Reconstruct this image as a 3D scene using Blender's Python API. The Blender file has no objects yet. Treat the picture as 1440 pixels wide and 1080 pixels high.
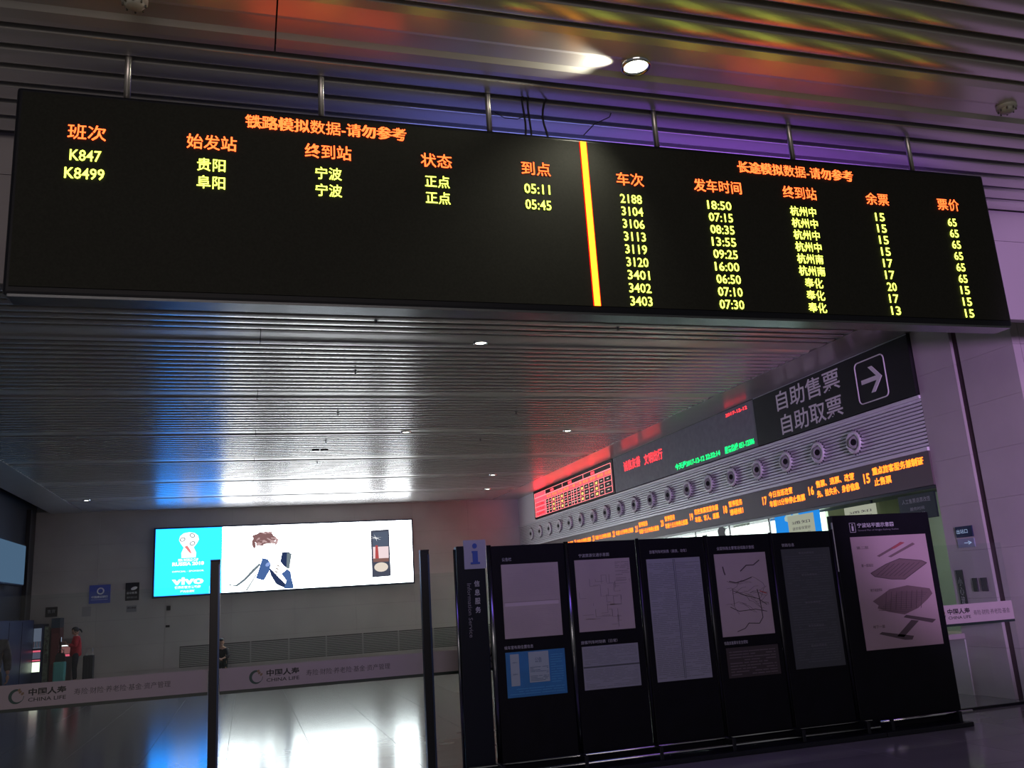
import bpy, bmesh, math, random
from mathutils import Vector, Matrix
random.seed(7)
C = bpy.context.scene.collection
SC = bpy.context.scene
PI = math.pi

# ------------------------------------------------------------------ camera, world, exposure, lights
cam_d = bpy.data.cameras.new('camera'); cam = bpy.data.objects.new('camera', cam_d); C.objects.link(cam)
R_ = Vector((0.9582694842, -0.2789819890, -0.0623590044))
U_ = Vector((-0.0072932450, -0.2419287156, 0.9702666155))
F_ = Vector((0.2857733441, 0.9293220897, 0.2338675895))
cam.matrix_world = Matrix(((R_.x, U_.x, -F_.x, 0), (R_.y, U_.y, -F_.y, 0), (R_.z, U_.z, -F_.z, 1.7), (0, 0, 0, 1)))
cam_d.sensor_width = 36; cam_d.lens = 1244.167 / 1440 * 36; cam_d.clip_end = 200
SC.camera = cam
SC.view_settings.view_transform = 'Standard'; SC.view_settings.look = 'None'
SC.view_settings.gamma = 1; SC.view_settings.use_curve_mapping = False
SC.view_settings.exposure = 0.0
w = bpy.data.worlds.new('hall_dusk'); SC.world = w; w.use_nodes = True
bg = w.node_tree.nodes['Background']; bg.inputs[0].default_value = (0.60, 0.58, 0.56, 1); bg.inputs[1].default_value = 0.21

def area(name, loc, rot, sx, sy, col, power):
    d = bpy.data.lights.new(name, 'AREA'); d.shape = 'RECTANGLE'; d.size = sx; d.size_y = sy
    d.color = col; d.energy = power
    o = bpy.data.objects.new(name, d); C.objects.link(o); o.location = loc; o.rotation_euler = rot
    return o
def spot(name, loc, target, col, power, ang=1.2, blend=.6, rad=.03):
    d = bpy.data.lights.new(name, 'SPOT'); d.color = col; d.energy = power; d.spot_size = ang; d.spot_blend = blend
    d.shadow_soft_size = rad
    o = bpy.data.objects.new(name, d); C.objects.link(o); o.location = loc
    o.rotation_euler = (Vector(target) - Vector(loc)).to_track_quat('-Z', 'Y').to_euler()
    return o
# tubes of the ticket office behind the glass
area('ticket_office_light', (10.3, 21.5, 3.1), (0, math.radians(-75), 0), .9, 11, (.93, 1, .98), 900)
area('ticket_office_light', (11.4, 13.0, 3.33), (0, 0, 0), 1.6, 3.5, (1, .95, .72), 22)
# added fill behind the camera, standing in for unseen hall light
area('behind_camera_fill', (-1.0, -6.0, 4.0), (math.radians(88), 0, math.radians(-14)), 9, 2.2, (1, .85, .78), 250)
spot('stone_wall_violet_fill', (5.4, -2.0, 2.1), (9.6, 9.5, 3.7), (.78, .46, 1), 3800, .6, .5, .3)  # added unseen spot that tints the stone wall violet
# the hall lamps that are on
spot('downlight_beam', (2.43, 4.95, 5.185), (0.3, 4.99, 5.24), (1, .95, .74), 60, 1.3, .8)
spot('downlight_beam', (2.45, 4.93, 5.15), (1.7, 5.6, 3.2), (1, .95, .74), 50, 1.7, 1.0)

# ------------------------------------------------------------------ materials
MATS = {}
def mat(name, base=(.5, .5, .5), rough=.5, metal=0, emis=None, st=0, noise=0, nscale=3, bump=0, spec=None, stretch=None):
    if name in MATS: return MATS[name]
    m = bpy.data.materials.new(name); m.use_nodes = True; nt = m.node_tree
    b = nt.nodes['Principled BSDF']
    b.inputs['Base Color'].default_value = (*base, 1); b.inputs['Roughness'].default_value = rough
    b.inputs['Metallic'].default_value = metal
    if spec is not None: b.inputs['Specular IOR Level'].default_value = spec
    if emis: b.inputs['Emission Color'].default_value = (*emis, 1); b.inputs['Emission Strength'].default_value = st
    if noise or bump:
        tc = nt.nodes.new('ShaderNodeTexCoord'); n = nt.nodes.new('ShaderNodeTexNoise')
        n.inputs['Scale'].default_value = nscale; n.inputs['Detail'].default_value = 4
        if stretch:
            mp = nt.nodes.new('ShaderNodeMapping'); mp.inputs['Scale'].default_value = stretch
            nt.links.new(tc.outputs['Object'], mp.inputs[0]); nt.links.new(mp.outputs[0], n.inputs['Vector'])
        else: nt.links.new(tc.outputs['Object'], n.inputs['Vector'])
        if noise:
            r = nt.nodes.new('ShaderNodeValToRGB')
            r.color_ramp.elements[0].position = .3; r.color_ramp.elements[1].position = .7
            r.color_ramp.elements[0].color = tuple(max(0, c * (1 - noise)) for c in base) + (1,)
            r.color_ramp.elements[1].color = tuple(min(1, c * (1 + noise)) for c in base) + (1,)
            nt.links.new(n.outputs[0], r.inputs[0]); nt.links.new(r.outputs[0], b.inputs['Base Color'])
        if bump:
            bp = nt.nodes.new('ShaderNodeBump'); bp.inputs['Strength'].default_value = bump
            bp.inputs['Distance'].default_value = .01
            nt.links.new(n.outputs[0], bp.inputs['Height']); nt.links.new(bp.outputs[0], b.inputs['Normal'])
    MATS[name] = m; return m
def emit(name, col, st):
    if name in MATS: return MATS[name]
    m = bpy.data.materials.new(name); m.use_nodes = True; nt = m.node_tree
    nt.nodes.clear(); e = nt.nodes.new('ShaderNodeEmission'); o = nt.nodes.new('ShaderNodeOutputMaterial')
    e.inputs[0].default_value = (*col, 1); e.inputs[1].default_value = st
    nt.links.new(e.outputs[0], o.inputs[0]); MATS[name] = m; return m
def glassmat(name, tint, refl=.9, rough=.01, ior=1.5):
    m = bpy.data.materials.new(name); m.use_nodes = True; nt = m.node_tree; nt.nodes.clear()
    t = nt.nodes.new('ShaderNodeBsdfTransparent'); t.inputs[0].default_value = (*tint, 1)
    g = nt.nodes.new('ShaderNodeBsdfGlossy'); g.inputs[0].default_value = (refl, refl, refl, 1); g.inputs[1].default_value = rough
    fr = nt.nodes.new('ShaderNodeFresnel'); fr.inputs[0].default_value = ior
    mx = nt.nodes.new('ShaderNodeMixShader'); o = nt.nodes.new('ShaderNodeOutputMaterial')
    ge = nt.nodes.new('ShaderNodeNewGeometry'); k1 = nt.nodes.new('ShaderNodeMath'); k1.operation = 'SUBTRACT'; k1.inputs[0].default_value = 1
    k2 = nt.nodes.new('ShaderNodeMath'); k2.operation = 'MULTIPLY'
    nt.links.new(ge.outputs['Backfacing'], k1.inputs[1]); nt.links.new(k1.outputs[0], k2.inputs[0]); nt.links.new(fr.outputs[0], k2.inputs[1])
    nt.links.new(k2.outputs[0], mx.inputs[0]); nt.links.new(t.outputs[0], mx.inputs[1]); nt.links.new(g.outputs[0], mx.inputs[2])
    nt.links.new(mx.outputs[0], o.inputs[0]); MATS[name] = m; return m

ALU = mat('brushed_aluminium_slat', (.60, .58, .575), .26, .62, noise=.05, nscale=1.5, stretch=(.3, 8, 1))
ALUW = mat('satin_wide_panel', (.60, .58, .575), .34, .6, noise=.05, nscale=1.5)
ALUF = mat('flat_aluminium_soffit', (.55, .53, .52), .3, .6, noise=.05, nscale=2)
PLEN = mat('dark_plenum', (.006, .006, .006), .9)
FLOOR = mat('polished_stone_tile', (.25, .26, .25), .13, 0, noise=.14, nscale=.9, spec=.5)
GROUT = mat('dark_grout', (.03, .03, .03), .6)
WALLF = mat('grey_stone_cladding', (.46, .43, .43), .33, 0, noise=.10, nscale=.7)
STONE = mat('pale_stone_cladding', (.46, .42, .43), .5, 0, noise=.07, nscale=1.3, bump=.05)
DARKM = mat('black_metal', (.008, .009, .014), .35, 0, spec=.25)
BLK = mat('black_board', (.004, .004, .007), .45, 0, noise=.2, nscale=5, spec=.12)
CHROME = mat('chrome', (.55, .57, .6), .15, 1)
DCHROME = mat('dark_chrome', (.2, .21, .24), .22, 1)
SCREEN = mat('led_screen_face', (.018, .019, .016), .6, 0, spec=.1, noise=.15, nscale=60)
SCREEN2 = mat('grey_led_screen_face', (.28, .29, .32), .5, 0, spec=.2, noise=.1, nscale=8)
SIGN = mat('charcoal_sign_face', (.018, .018, .020), .5, 0, spec=.2, noise=.1, nscale=4)
RIB = mat('ribbed_white_aluminium', (.85, .85, .90), .4, .1)
WHITE = mat('white_lettering', (.88, .86, .88), .5)
GREYT = mat('grey_lettering', (.42, .43, .45), .5)
PAPER = mat('poster_paper', (.36, .305, .31), .3, 0, noise=.05, nscale=3)
PAPERG = mat('grey_poster_paper', (.25, .265, .30), .3, 0, noise=.05, nscale=3)
INK = mat('dark_ink', (.06, .045, .05), .6)
INKG = mat('pale_grey_ink', (.20, .17, .185), .6)
NAVY = mat('navy_paint', (.012, .022, .07), .4, 0, noise=.1, nscale=2)
FILM = mat('pinkish_white_film', (.37, .32, .33), .6, 0, noise=.05, nscale=2)
FENCEG = glassmat('fence_glass', (.93, .96, .95), .9)
WINDOWG = glassmat('ticket_window_glass', (.80, .90, .87), .8)
LRED = emit('led_red', (1, .008, .004), 2.0); LORG = emit('led_orange', (1, .10, .02), 4.5)
LRED2 = emit('led_pure_red', (1, .035, .045), 3)
LGRN = emit('led_dim_green', (.22, .42, .02), 1.0); LYEL = emit('led_yellow_green', (.85, 1.0, .10), 3.6)
LEMR = emit('led_emerald', (.01, 1, .20), 2)
LAMB = emit('led_amber', (1, .17, .015), 3.4); LAMBR = emit('led_amber_rim', (1, .06, .02), 1.2)
LWHITE = emit('lightbox_white', (.92, .97, 1), 8); LCYAN = emit('lightbox_cyan', (.012, .27, 1.0), 4.2)
LPRINT = emit('lightbox_print_white', (1, 1, 1), 1.6)

# ------------------------------------------------------------------ helpers
ORG = {}
def origin(o): return ORG.get(o.name, Vector((0, 0, 0)))
def link(name, me, m, parent=None, org=None):
    """me is given in world coordinates; it is shifted so that the object sits at its own base"""
    o = bpy.data.objects.new(name, me); C.objects.link(o)
    if m is not None:
        me.materials.clear()
        for x in (m if isinstance(m, (list, tuple)) else [m]): me.materials.append(x)
    if parent is not None:
        base = origin(parent); me.transform(Matrix.Translation(-base)); o.parent = parent; ORG[o.name] = base
    else:
        vs = me.vertices
        if org is None:
            n = max(1, len(vs))
            xs = [v.co.x for v in vs]; ys = [v.co.y for v in vs]; zs = [v.co.z for v in vs]
            org = Vector(((min(xs) + max(xs)) / 2, (min(ys) + max(ys)) / 2, min(zs)))
        org = Vector(org); me.transform(Matrix.Translation(-org)); o.location = org; ORG[o.name] = org
    return o
STUFFY = {'print', 'map_print', 'plan_print', 'grid_lines', 'yellow_digits', 'white_dashes', 'red_fields', 'sensing_ribs', 'ticker_lettering', 'pillar_lettering'}
def bmlink(name, bm, m, parent=None, smooth=False, org=None):
    bmesh.ops.recalc_face_normals(bm, faces=bm.faces)
    me = bpy.data.meshes.new(name); bm.to_mesh(me); bm.free()
    if smooth:
        for p in me.polygons: p.use_smooth = True
    o = link(name, me, m, parent, org)
    if name in STUFFY: o['kind'] = 'stuff'
    return o
def thing(name, label, cat, loc, group=None):
    o = bpy.data.objects.new(name, None); C.objects.link(o); o.location = loc; o.empty_display_size = .1
    ORG[o.name] = Vector(loc); tag(o, label, cat, group); return o
def tag(o, label, cat, group=None):
    o['label'] = label; o['category'] = cat
    if group: o['group'] = group
    return o
def struct(o): o['kind'] = 'structure'; return o
def box(bm, x0, x1, y0, y1, z0, z1, bev=0):
    r = bmesh.ops.create_cube(bm, size=1)
    for v in r['verts']:
        v.co = Vector(((x0 + x1) / 2 + v.co.x * (x1 - x0), (y0 + y1) / 2 + v.co.y * (y1 - y0), (z0 + z1) / 2 + v.co.z * (z1 - z0)))
    if bev:
        es = list({e for v in r['verts'] for e in v.link_edges})
        bmesh.ops.bevel(bm, geom=es, offset=bev, segments=2, affect='EDGES', profile=.5)
    return bm
def B(*a, **k): return box(bmesh.new(), *a, **k)
def cyl(bm, p0, p1, r, seg=12, r2=None):
    p0 = Vector(p0); p1 = Vector(p1); d = p1 - p0
    q = d.to_track_quat('Z', 'Y').to_matrix().to_4x4()
    M = Matrix.Translation((p0 + p1) / 2) @ q
    bmesh.ops.create_cone(bm, cap_ends=True, segments=seg, radius1=r, radius2=r if r2 is None else r2, depth=d.length, matrix=M)
    return bm
def lathe(bm, prof, M, seg=24):
    """profile of (radius, height) turned about local Z, placed by M"""
    rings = []
    for r, h in prof:
        rings.append([bm.verts.new(M @ Vector((r * math.cos(2 * PI * i / seg), r * math.sin(2 * PI * i / seg), h))) for i in range(seg)])
    for a, b in zip(rings, rings[1:]):
        for i in range(seg): bm.faces.new((a[i], a[(i + 1) % seg], b[(i + 1) % seg], b[i]))
    return bm
def tube(pts, r, res=3, name='t', cyclic=False):
    cu = bpy.data.curves.new(name, 'CURVE'); cu.dimensions = '3D'; cu.bevel_depth = r; cu.bevel_resolution = res
    s = cu.splines.new('POLY'); s.points.add(len(pts) - 1)
    for p, q in zip(s.points, pts): p.co = (*q, 1)
    s.use_cyclic_u = cyclic
    o = bpy.data.objects.new(name, cu); C.objects.link(o)
    dg = bpy.context.evaluated_depsgraph_get(); me = bpy.data.meshes.new_from_object(o.evaluated_get(dg))
    bpy.data.objects.remove(o); return me
AX = {'front': (Vector((1, 0, 0)), Vector((0, 0, 1))),       # read from -Y
      'side': (Vector((0, -1, 0)), Vector((0, 0, 1))),       # read from -X
      'left': (Vector((0, 1, 0)), Vector((0, 0, 1)))}        # read from +X
def textmesh(s, c, width, height, plane='front', offset=0.0, ext=.002, lift=0.0, line=1.0, fill=True):
    """lettering fitted to a width x height box centred on c; width None keeps the letter proportions"""
    cu = bpy.data.curves.new('t', 'FONT'); cu.body = s; cu.size = 1; cu.align_x = 'CENTER'; cu.align_y = 'CENTER'
    cu.space_line = line; cu.resolution_u = 2; cu.offset = offset
    o = bpy.data.objects.new('t', cu); C.objects.link(o)
    dg = bpy.context.evaluated_depsgraph_get(); me = bpy.data.meshes.new_from_object(o.evaluated_get(dg))
    bpy.data.objects.remove(o); bpy.data.curves.remove(cu)
    if not me.vertices: return me
    xs = [v.co.x for v in me.vertices]; ys = [v.co.y for v in me.vertices]
    w0, h0 = max(xs) - min(xs), max(ys) - min(ys); cx, cy = (max(xs) + min(xs)) / 2, (max(ys) + min(ys)) / 2
    sy = height / h0; sx = sy if width is None else width / w0
    X, Y = AX[plane]; N = X.cross(Y); c = Vector(c)
    for v in me.vertices: v.co = c + X * ((v.co.x - cx) * sx) + Y * ((v.co.y - cy) * sy) + N * lift
    return me
def join(meshes):
    """meshes -> one mesh, keeping one material slot per input mesh"""
    bm = bmesh.new()
    for i, me in enumerate(meshes):
        n = len(bm.faces); bm.from_mesh(me); bm.faces.ensure_lookup_table()
        for f in bm.faces[n:]: f.material_index = i
    out = bpy.data.meshes.new('j'); bm.to_mesh(out); bm.free(); return out
def text(*a, **k):
    o = text_(*a, **k)
    if any(ch in a[1] for ch in '、 -！，·（'): o['kind'] = 'stuff'
    return o
def text_(name, s, c, width, height, plane, m, parent, offset=0.0, lift=0.0, rim=None, rimoff=.022, line=1.0):
    me = textmesh(s, c, width, height, plane, offset, lift=lift, line=line)
    if rim is not None:
        k = textmesh(s, c, None if width is None else width * 1.03, height * 1.06, plane, rimoff, lift=lift - .0015, line=line)  # wider, dimmer copy behind the letters imitates LED glow bleed
        me = join([me, k]); 
        if me.vertices: return link2(name, me, [m, rim], parent)
    return link2(name, me, [m], parent)
def link2(name, me, ms, parent):
    o = bpy.data.objects.new(name, me); C.objects.link(o)
    me.materials.clear()
    for x in ms: me.materials.append(x)
    base = origin(parent); me.transform(Matrix.Translation(-base)); o.parent = parent; ORG[o.name] = base
    return o
def copy_obj(o, parent=None):
    c = o.copy(); C.objects.link(c)
    if parent is not None: c.parent = parent
    for ch in list(o.children): copy_obj(ch, c)
    return c
def poly(bm, pts, plane, base, n0, n1):
    """flat outline in (a, z) on the plane, given thickness from n0 to n1 along the plane's axis"""
    def P(a, z, n): return Vector((a, n, z)) if plane == 'front' else Vector((n, a, z))
    v0 = [bm.verts.new(P(a, z, n0)) for a, z in pts]; v1 = [bm.verts.new(P(a, z, n1)) for a, z in pts]
    bm.faces.new(v0); bm.faces.new(list(reversed(v1)))
    for i in range(len(pts)):
        j = (i + 1) % len(pts); bm.faces.new((v0[i], v0[j], v1[j], v1[i]))
    return bm

H = 5.22           # ceiling height
XR = 9.6           # right-hand wall
YF = 31.5          # far wall
XL = -6.45         # left-hand wall

# ------------------------------------------------------------------ ceiling
ceil = bmlink('ceiling', B(-9.5, 13.5, -3.0, YF + .4, H + .42, H + .5), PLEN); struct(ceil)
SX0, SX1 = -5.05, 8.62
def slat_mesh(y0, y1, x0, x1):
    n = 12; bm = bmesh.new(); prof = [(y0 + .002, H + .06), (y0, H + .011)]
    w_ = y1 - y0
    for i in range(n + 1):
        t = i / n; prof.append((y0 + w_ * t, H + .009 - .009 * (1 - (2 * t - 1) ** 2) ))
    prof += [(y1, H + .011), (y1 - .002, H + .06)]
    a = [bm.verts.new((x0, y, z)) for y, z in prof]; b = [bm.verts.new((x1, y, z)) for y, z in prof]
    for i in range(len(prof) - 1): bm.faces.new((a[i], a[i + 1], b[i + 1], b[i]))
    return bm
def wide_mesh(y0, x0, x1):
    bm = bmesh.new()
    prof = [(y0, H + .06), (y0, H + .006), (y0 + .07, H), (y0 + .24, H + .002), (y0 + .285, H + .018), (y0 + .43, H + .022), (y0 + .47, H), (y0 + .56, H - .002), (y0 + .617, H + .006), (y0 + .617, H + .06)]
    a = [bm.verts.new((x0, y, z)) for y, z in prof]; b = [bm.verts.new((x1, y, z)) for y, z in prof]
    for i in range(len(prof) - 1): bm.faces.new((a[i], a[i + 1], b[i + 1], b[i]))
    return bm
def smooth_mid(o):
    for p in o.data.polygons: p.use_smooth = abs(p.normal.z) > .8
PER = 3.33; Y0 = 4.596 - PER
proto = None
k = 0
while Y0 + PER * k < YF - .1:
    ys = Y0 + PER * k + .02
    for (xa, xb) in ((SX0, .145), (.155, SX1)):
        o = bmlink('wide_ceiling_panel', wide_mesh(ys, xa, xb), ALUW, ceil)
    for i in range(12):
        y0 = Y0 + PER * k + .667 + .222 * i + .03
        if y0 + .172 > YF: break
        if 6.55 < y0 < 6.85: continue
        if proto is None:
            proto = bmlink('ceiling_slat', slat_mesh(y0, y0 + .166, SX0, SX1), ALU, ceil); smooth_mid(proto); py = y0
        else:
            o = proto.copy(); C.objects.link(o); o.location = (proto.location.x, proto.location.y + y0 - py, proto.location.z)
    k += 1
struct(bmlink('trim_1', B(SX1 + .01, XR + .2, -3, YF, H - .004, H + .05), ALUF))
struct(bmlink('trim_2', B(-6.02, SX0 - .01, -3, YF, H - .004, H + .05), ALUF))

# ------------------------------------------------------------------ floor
fl = bmlink('floor', B(-9.5, 13.5, -3.0, YF + .4, -.08, -.002), GROUT); struct(fl)
TW = 1.02; tp = None
for i in range(13):
    for j in range(23):
        x0 = -3.28 + TW * i; y0 = 6.9 + 1.02 * j
        if x0 + TW > 10.1: continue
        if tp is None:
            tp = bmlink('floor_tile', B(x0 + .0025, x0 + TW - .0025, y0 + .0015, y0 + 1.0185, -.0015, 0), FLOOR, fl); tx, ty = x0, y0
        else:
            o = tp.copy(); C.objects.link(o); o.location = (tp.location.x + x0 - tx, tp.location.y + y0 - ty, 0)
bm = bmesh.new()
for (x0, x1, y0, y1) in ((-9.4, -3.285, 6.9, YF), (-9.4, 13, -3, 6.895), (-3.28, 13, 6.9 + 23.46, YF)):
    nx = max(1, round((x1 - x0) / TW)); ny = max(1, round((y1 - y0) / TW))
    for i in range(nx):
        for j in range(ny):
            a = x0 + (x1 - x0) * i / nx; b = x0 + (x1 - x0) * (i + 1) / nx; c = y0 + (y1 - y0) * j / ny; d = y0 + (y1 - y0) * (j + 1) / ny
            box(bm, a + .0025, b - .0025, c + .0025, d - .0025, -.0015, 0)
o = bmlink('outer_floor_tiles', bm, FLOOR, fl); o['kind'] = 'stuff'

# ------------------------------------------------------------------ far wall with cladding
wf = bmlink('wall_far', B(-8.5, 13.5, YF + .03, YF + .3, 0, H + .4), mat('wall_backing', (.2, .19, .19), .8)); struct(wf)
zs = [0, .18, .98, 1.78, 2.58, 3.38, 4.18, H + .05]
for zi in range(len(zs) - 1):
    for i in range(8):
        x0 = -6.6 + 2.04 * i
        bmlink('cladding_panel', B(x0 + .002, x0 + 2.038, YF, YF + .04, zs[zi] + .002, zs[zi + 1] - .002), WALLF, wf)

# ------------------------------------------------------------------ left wall, dark
wl = bmlink('wall_left', B(XL - .3, XL, 15.0, YF + .1, 0, H + .4), mat('dark_left_wall', (.012, .013, .016), .4)); struct(wl)
for i in range(4):
    y = 17 + 4.4 * i
    struct(bmlink('trim_%d' % (3 + i), B(XL + .002, XL + .12, y, y + .18, 0, H), mat('dark_mullion', (.02, .02, .025), .35)))

# ------------------------------------------------------------------ right wall: office below, fascia above, stone near
wr = bmlink('wall_right', B(XR + .12, 13.5, 8.88, 10.25, 0, H + .4), mat('wall_backing', (.05, .05, .05))); struct(wr)
bmlink('wall_core', B(XR + .12, XR + .4, 10.25, 10.6, 0, H + .4), mat('wall_backing'), wr)
for (ya, yb) in ((8.82, 9.73), (9.86, 10.6)):
    z = 0.0
    while z < H - .05:
        z1 = min(z + .645, H + .02)
        bmlink('stone_slab', B(XR, XR + .125, ya + .0015, yb - .0015, z + .0012, z1 - .0012), STONE, wr)
        if ya < 9:
            for k in range(3): bmlink('stone_slab', B(XR + .13 + .9 * k, XR + 1.025 + .9 * k, 8.82, 8.875, z + .003, z1 - .003), STONE, wr)
        z += .645
bmlink('recessed_groove', B(XR + .05, XR + .13, 9.73, 9.86, 0, H), mat('groove_bronze', (.07, .035, .045), .4), wr)
# bulkhead hanging from the ceiling behind the LED board
bk = bmlink('wall_bulkhead', B(-9.0, 13.0, 6.71, 6.80, 4.10, H + .3), mat('wall_backing')); struct(bk)
for i in range(10):
    x0 = -9 + 2.2 * i
    for z0, z1 in ((4.09, 4.93), (4.935, H + .05)):
        bmlink('bulkhead_panel', B(x0 + .003, x0 + 2.197, 6.68, 6.715, z0, z1), mat('bulkhead_paint', (.24, .22, .23), .4), bk)

# fascia structure above the ticket windows
fs = bmlink('wall_fascia', B(XR + .14, XR + .5, 10.6, YF, 2.86, H + .4), mat('wall_backing', (.05, .05, .05))); struct(fs)
bmlink('blank_panel', B(XR + .02, XR + .14, 29.5, YF, 4.25, H), RIB, fs)
# ribbed band
bm = bmesh.new(); zt, zb = 4.19, 3.47; n = 13; pts = []
for i in range(n):
    a = zt - (zt - zb) * i / n; b_ = zt - (zt - zb) * (i + 1) / n
    box(bm, XR + .0, XR + .10, 10.6, YF, b_ + .020, a)
bmlink('band_backing', B(XR + .045, XR + .14, 10.6, YF, zb, zt), mat('band_backing_grey', (.10, .10, .12), .6), fs)
o = bmlink('ribbed_band', bm, RIB, fs); o['kind'] = 'stuff'
bmlink('upper_band_rail', B(XR - .03, XR + .12, 10.6, YF, 4.195, 4.25, bev=.008), RIB, fs)
bmlink('lower_band_rail', B(XR - .04, XR + .12, 10.6, YF, 3.41, 3.47, bev=.008), RIB, fs)
bmlink('window_head', B(XR - .01, XR + .14, 10.6, YF, 2.86, 2.905), mat('dark_mullion', (.02, .02, .025)), fs)

# charcoal direction sign
t = thing('direction_sign', 'charcoal sign with white arrow and self-service ticket lettering high on right wall', 'sign', (XR, 12.8, 4.26))
bmlink('sign_panel', B(XR - .05, XR + .12, 10.62, 14.98, 4.26, H - .006), SIGN, t)
bmlink('edge_trim', B(XR - .055, XR - .04, 10.62, 14.98, H - .03, H - .012), GREYT, t)
text('sign_lettering', '自助售票', (XR - .052, 13.25, 4.955), 1.90, .37, 'side', WHITE, t, .012)
text('sign_lettering', '自助取票', (XR - .052, 13.23, 4.50), 1.82, .37, 'side', WHITE, t, .012)
# arrow in a rounded frame
def rrect(cy, cz, w_, h_, r, n=6):
    P = []
    for (sx, sz, a0) in ((1, 1, 0), (-1, 1, 90), (-1, -1, 180), (1, -1, 270)):
        for i in range(n + 1):
            a = math.radians(a0 + 90 * i / n); P.append((XR - .055, cy + sx * (w_ / 2 - r) + r * math.cos(a), cz + sz * (h_ / 2 - r) + r * math.sin(a)))
    return P
link('arrow_frame', tube(rrect(11.53, 4.72, .70, .68, .08), .011, 2, cyclic=True), WHITE, t)
bm = bmesh.new()
poly(bm, [(11.76, 4.755), (11.36, 4.755), (11.36, 4.685), (11.76, 4.685)], 'side', 0, XR - .062, XR - .048)
poly(bm, [(11.56, 4.93), (11.47, 4.93), (11.27, 4.72), (11.36, 4.72)], 'side', 0, XR - .063, XR - .049)
poly(bm, [(11.36, 4.72), (11.27, 4.72), (11.47, 4.51), (11.56, 4.51)], 'side', 0, XR - .063, XR - .049)
bmlink('arrow', bm, WHITE, t)

# grey LED message screen
t = thing('message_screen', 'long grey LED screen with red slogan and green date line on right wall', 'screen', (XR, 18.6, 4.26))
bmlink('screen_panel', B(XR - .03, XR + .12, 15.02, 22.22, 4.27, H - .02), SCREEN2, t)
bmlink('screen_frame', B(XR - .04, XR + .12, 15.02, 22.22, H - .02, H - .004), DARKM, t)
text('red_lettering', '诚信友善', (XR - .034, 21.0, 4.87), 1.05, .27, 'side', LRED2, t, .015)
text('red_lettering', '文明出行', (XR - .034, 19.72, 4.84), 1.05, .27, 'side', LRED2, t, .015)
text('green_lettering', '今天是2017-12-12 22:32:14', (XR - .034, 17.55, 4.40), 2.1, .15, 'side', LEMR, t, .03)
text('green_lettering', '服务热线 051-12306', (XR - .034, 15.72, 4.40), 1.15, .15, 'side', LEMR, t, .03)
text('red_lettering', '2017-12-12', (XR - .034, 15.68, 5.10), .85, .07, 'side', LRED2, t, .02)

# red timetable LED
t = thing('timetable_screen', 'red LED timetable grid with yellow digits at far end of right wall', 'screen', (XR, 25.8, 4.26))
bmlink('screen_panel', B(XR - .03, XR + .12, 22.28, 29.42, 4.27, H - .01), SIGN, t)
L0, L1 = 29.3, 22.4; ZT, ZB = 5.12, 4.33
def yy(u): return L0 + (L1 - L0) * u
def zz(v): return ZT + (ZB - ZT) * v
bm = bmesh.new(); xo = XR - .034
def fill(u0, u1, v0, v1, d=0): box(bm, xo - d, xo + .004, yy(u1), yy(u0), zz(v1), zz(v0))
for u0, u1, v0, v1 in ((.01, .17, .02, .98), (.25, .29, .05, .14), (.50, .54, .05, .14), (.78, .82, .05, .14), (.17, .99, .2, .38)): fill(u0, u1, v0, v1)
bmlink('red_fields', bm, emit('led_red_field', (1, .022, .032), 6), t)
bm = bmesh.new()
for v in (0, .18, .2, .4, .59, .79, 1): box(bm, xo - .004, xo, L1, L0, zz(v) - .006, zz(v) + .006)
cols = [0, .17, .215, .26, .31, .345, .38, .43, .48, .53, .56, .60, .645, .69, .75, .81, .86, .92, 1]
for u in cols: box(bm, xo - .004, xo, yy(u) - .014, yy(u) + .014, zz(1), zz(.4))
for u in (0, .17, .42, .69, 1): box(bm, xo - .004, xo, yy(u) - .014, yy(u) + .014, zz(1 if u in (0, 1) else .2), zz(0))
bmlink('grid_lines', bm, emit('led_pink_line', (1, .22, .24), 2), t)
text('header_lettering', '车次 到站 开点 商务 一等 二等 软卧 硬卧 硬座 无座', (xo - .004, 25.2, zz(.29)), 5.6, .1, 'side', LORG, t, .01)
rows = ['D5586', 'G7560', 'K8499']
bm = bmesh.new(); bw = bmesh.new()
for r_ in range(3):
    for c in range(1, len(cols) - 1):
        um = (cols[c] + cols[c + 1]) / 2; wv = cols[c + 1] - cols[c]
        if wv > .04 and (c * 5 + r_ * 3) % 3 == 0:
            box(bm, xo - .003, xo, yy(um) - .08, yy(um) + .08, zz(.55 + .195 * r_), zz(.46 + .195 * r_))
        elif wv > .03:
            box(bw, xo - .003, xo, yy(um) - .08, yy(um) + .08, zz(.505 + .195 * r_), zz(.48 + .195 * r_))
    text('train_number', rows[r_], (xo - .006, yy(.085), zz(.495 + .2 * r_)), .8, .09, 'side', SIGN, t, .02)
bmlink('yellow_digits', bm, emit('led_yellow', (1, .62, .18), 1.4), t); bmlink('white_dashes', bw, emit('led_white', (1, .7, .6), 1), t)

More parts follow.
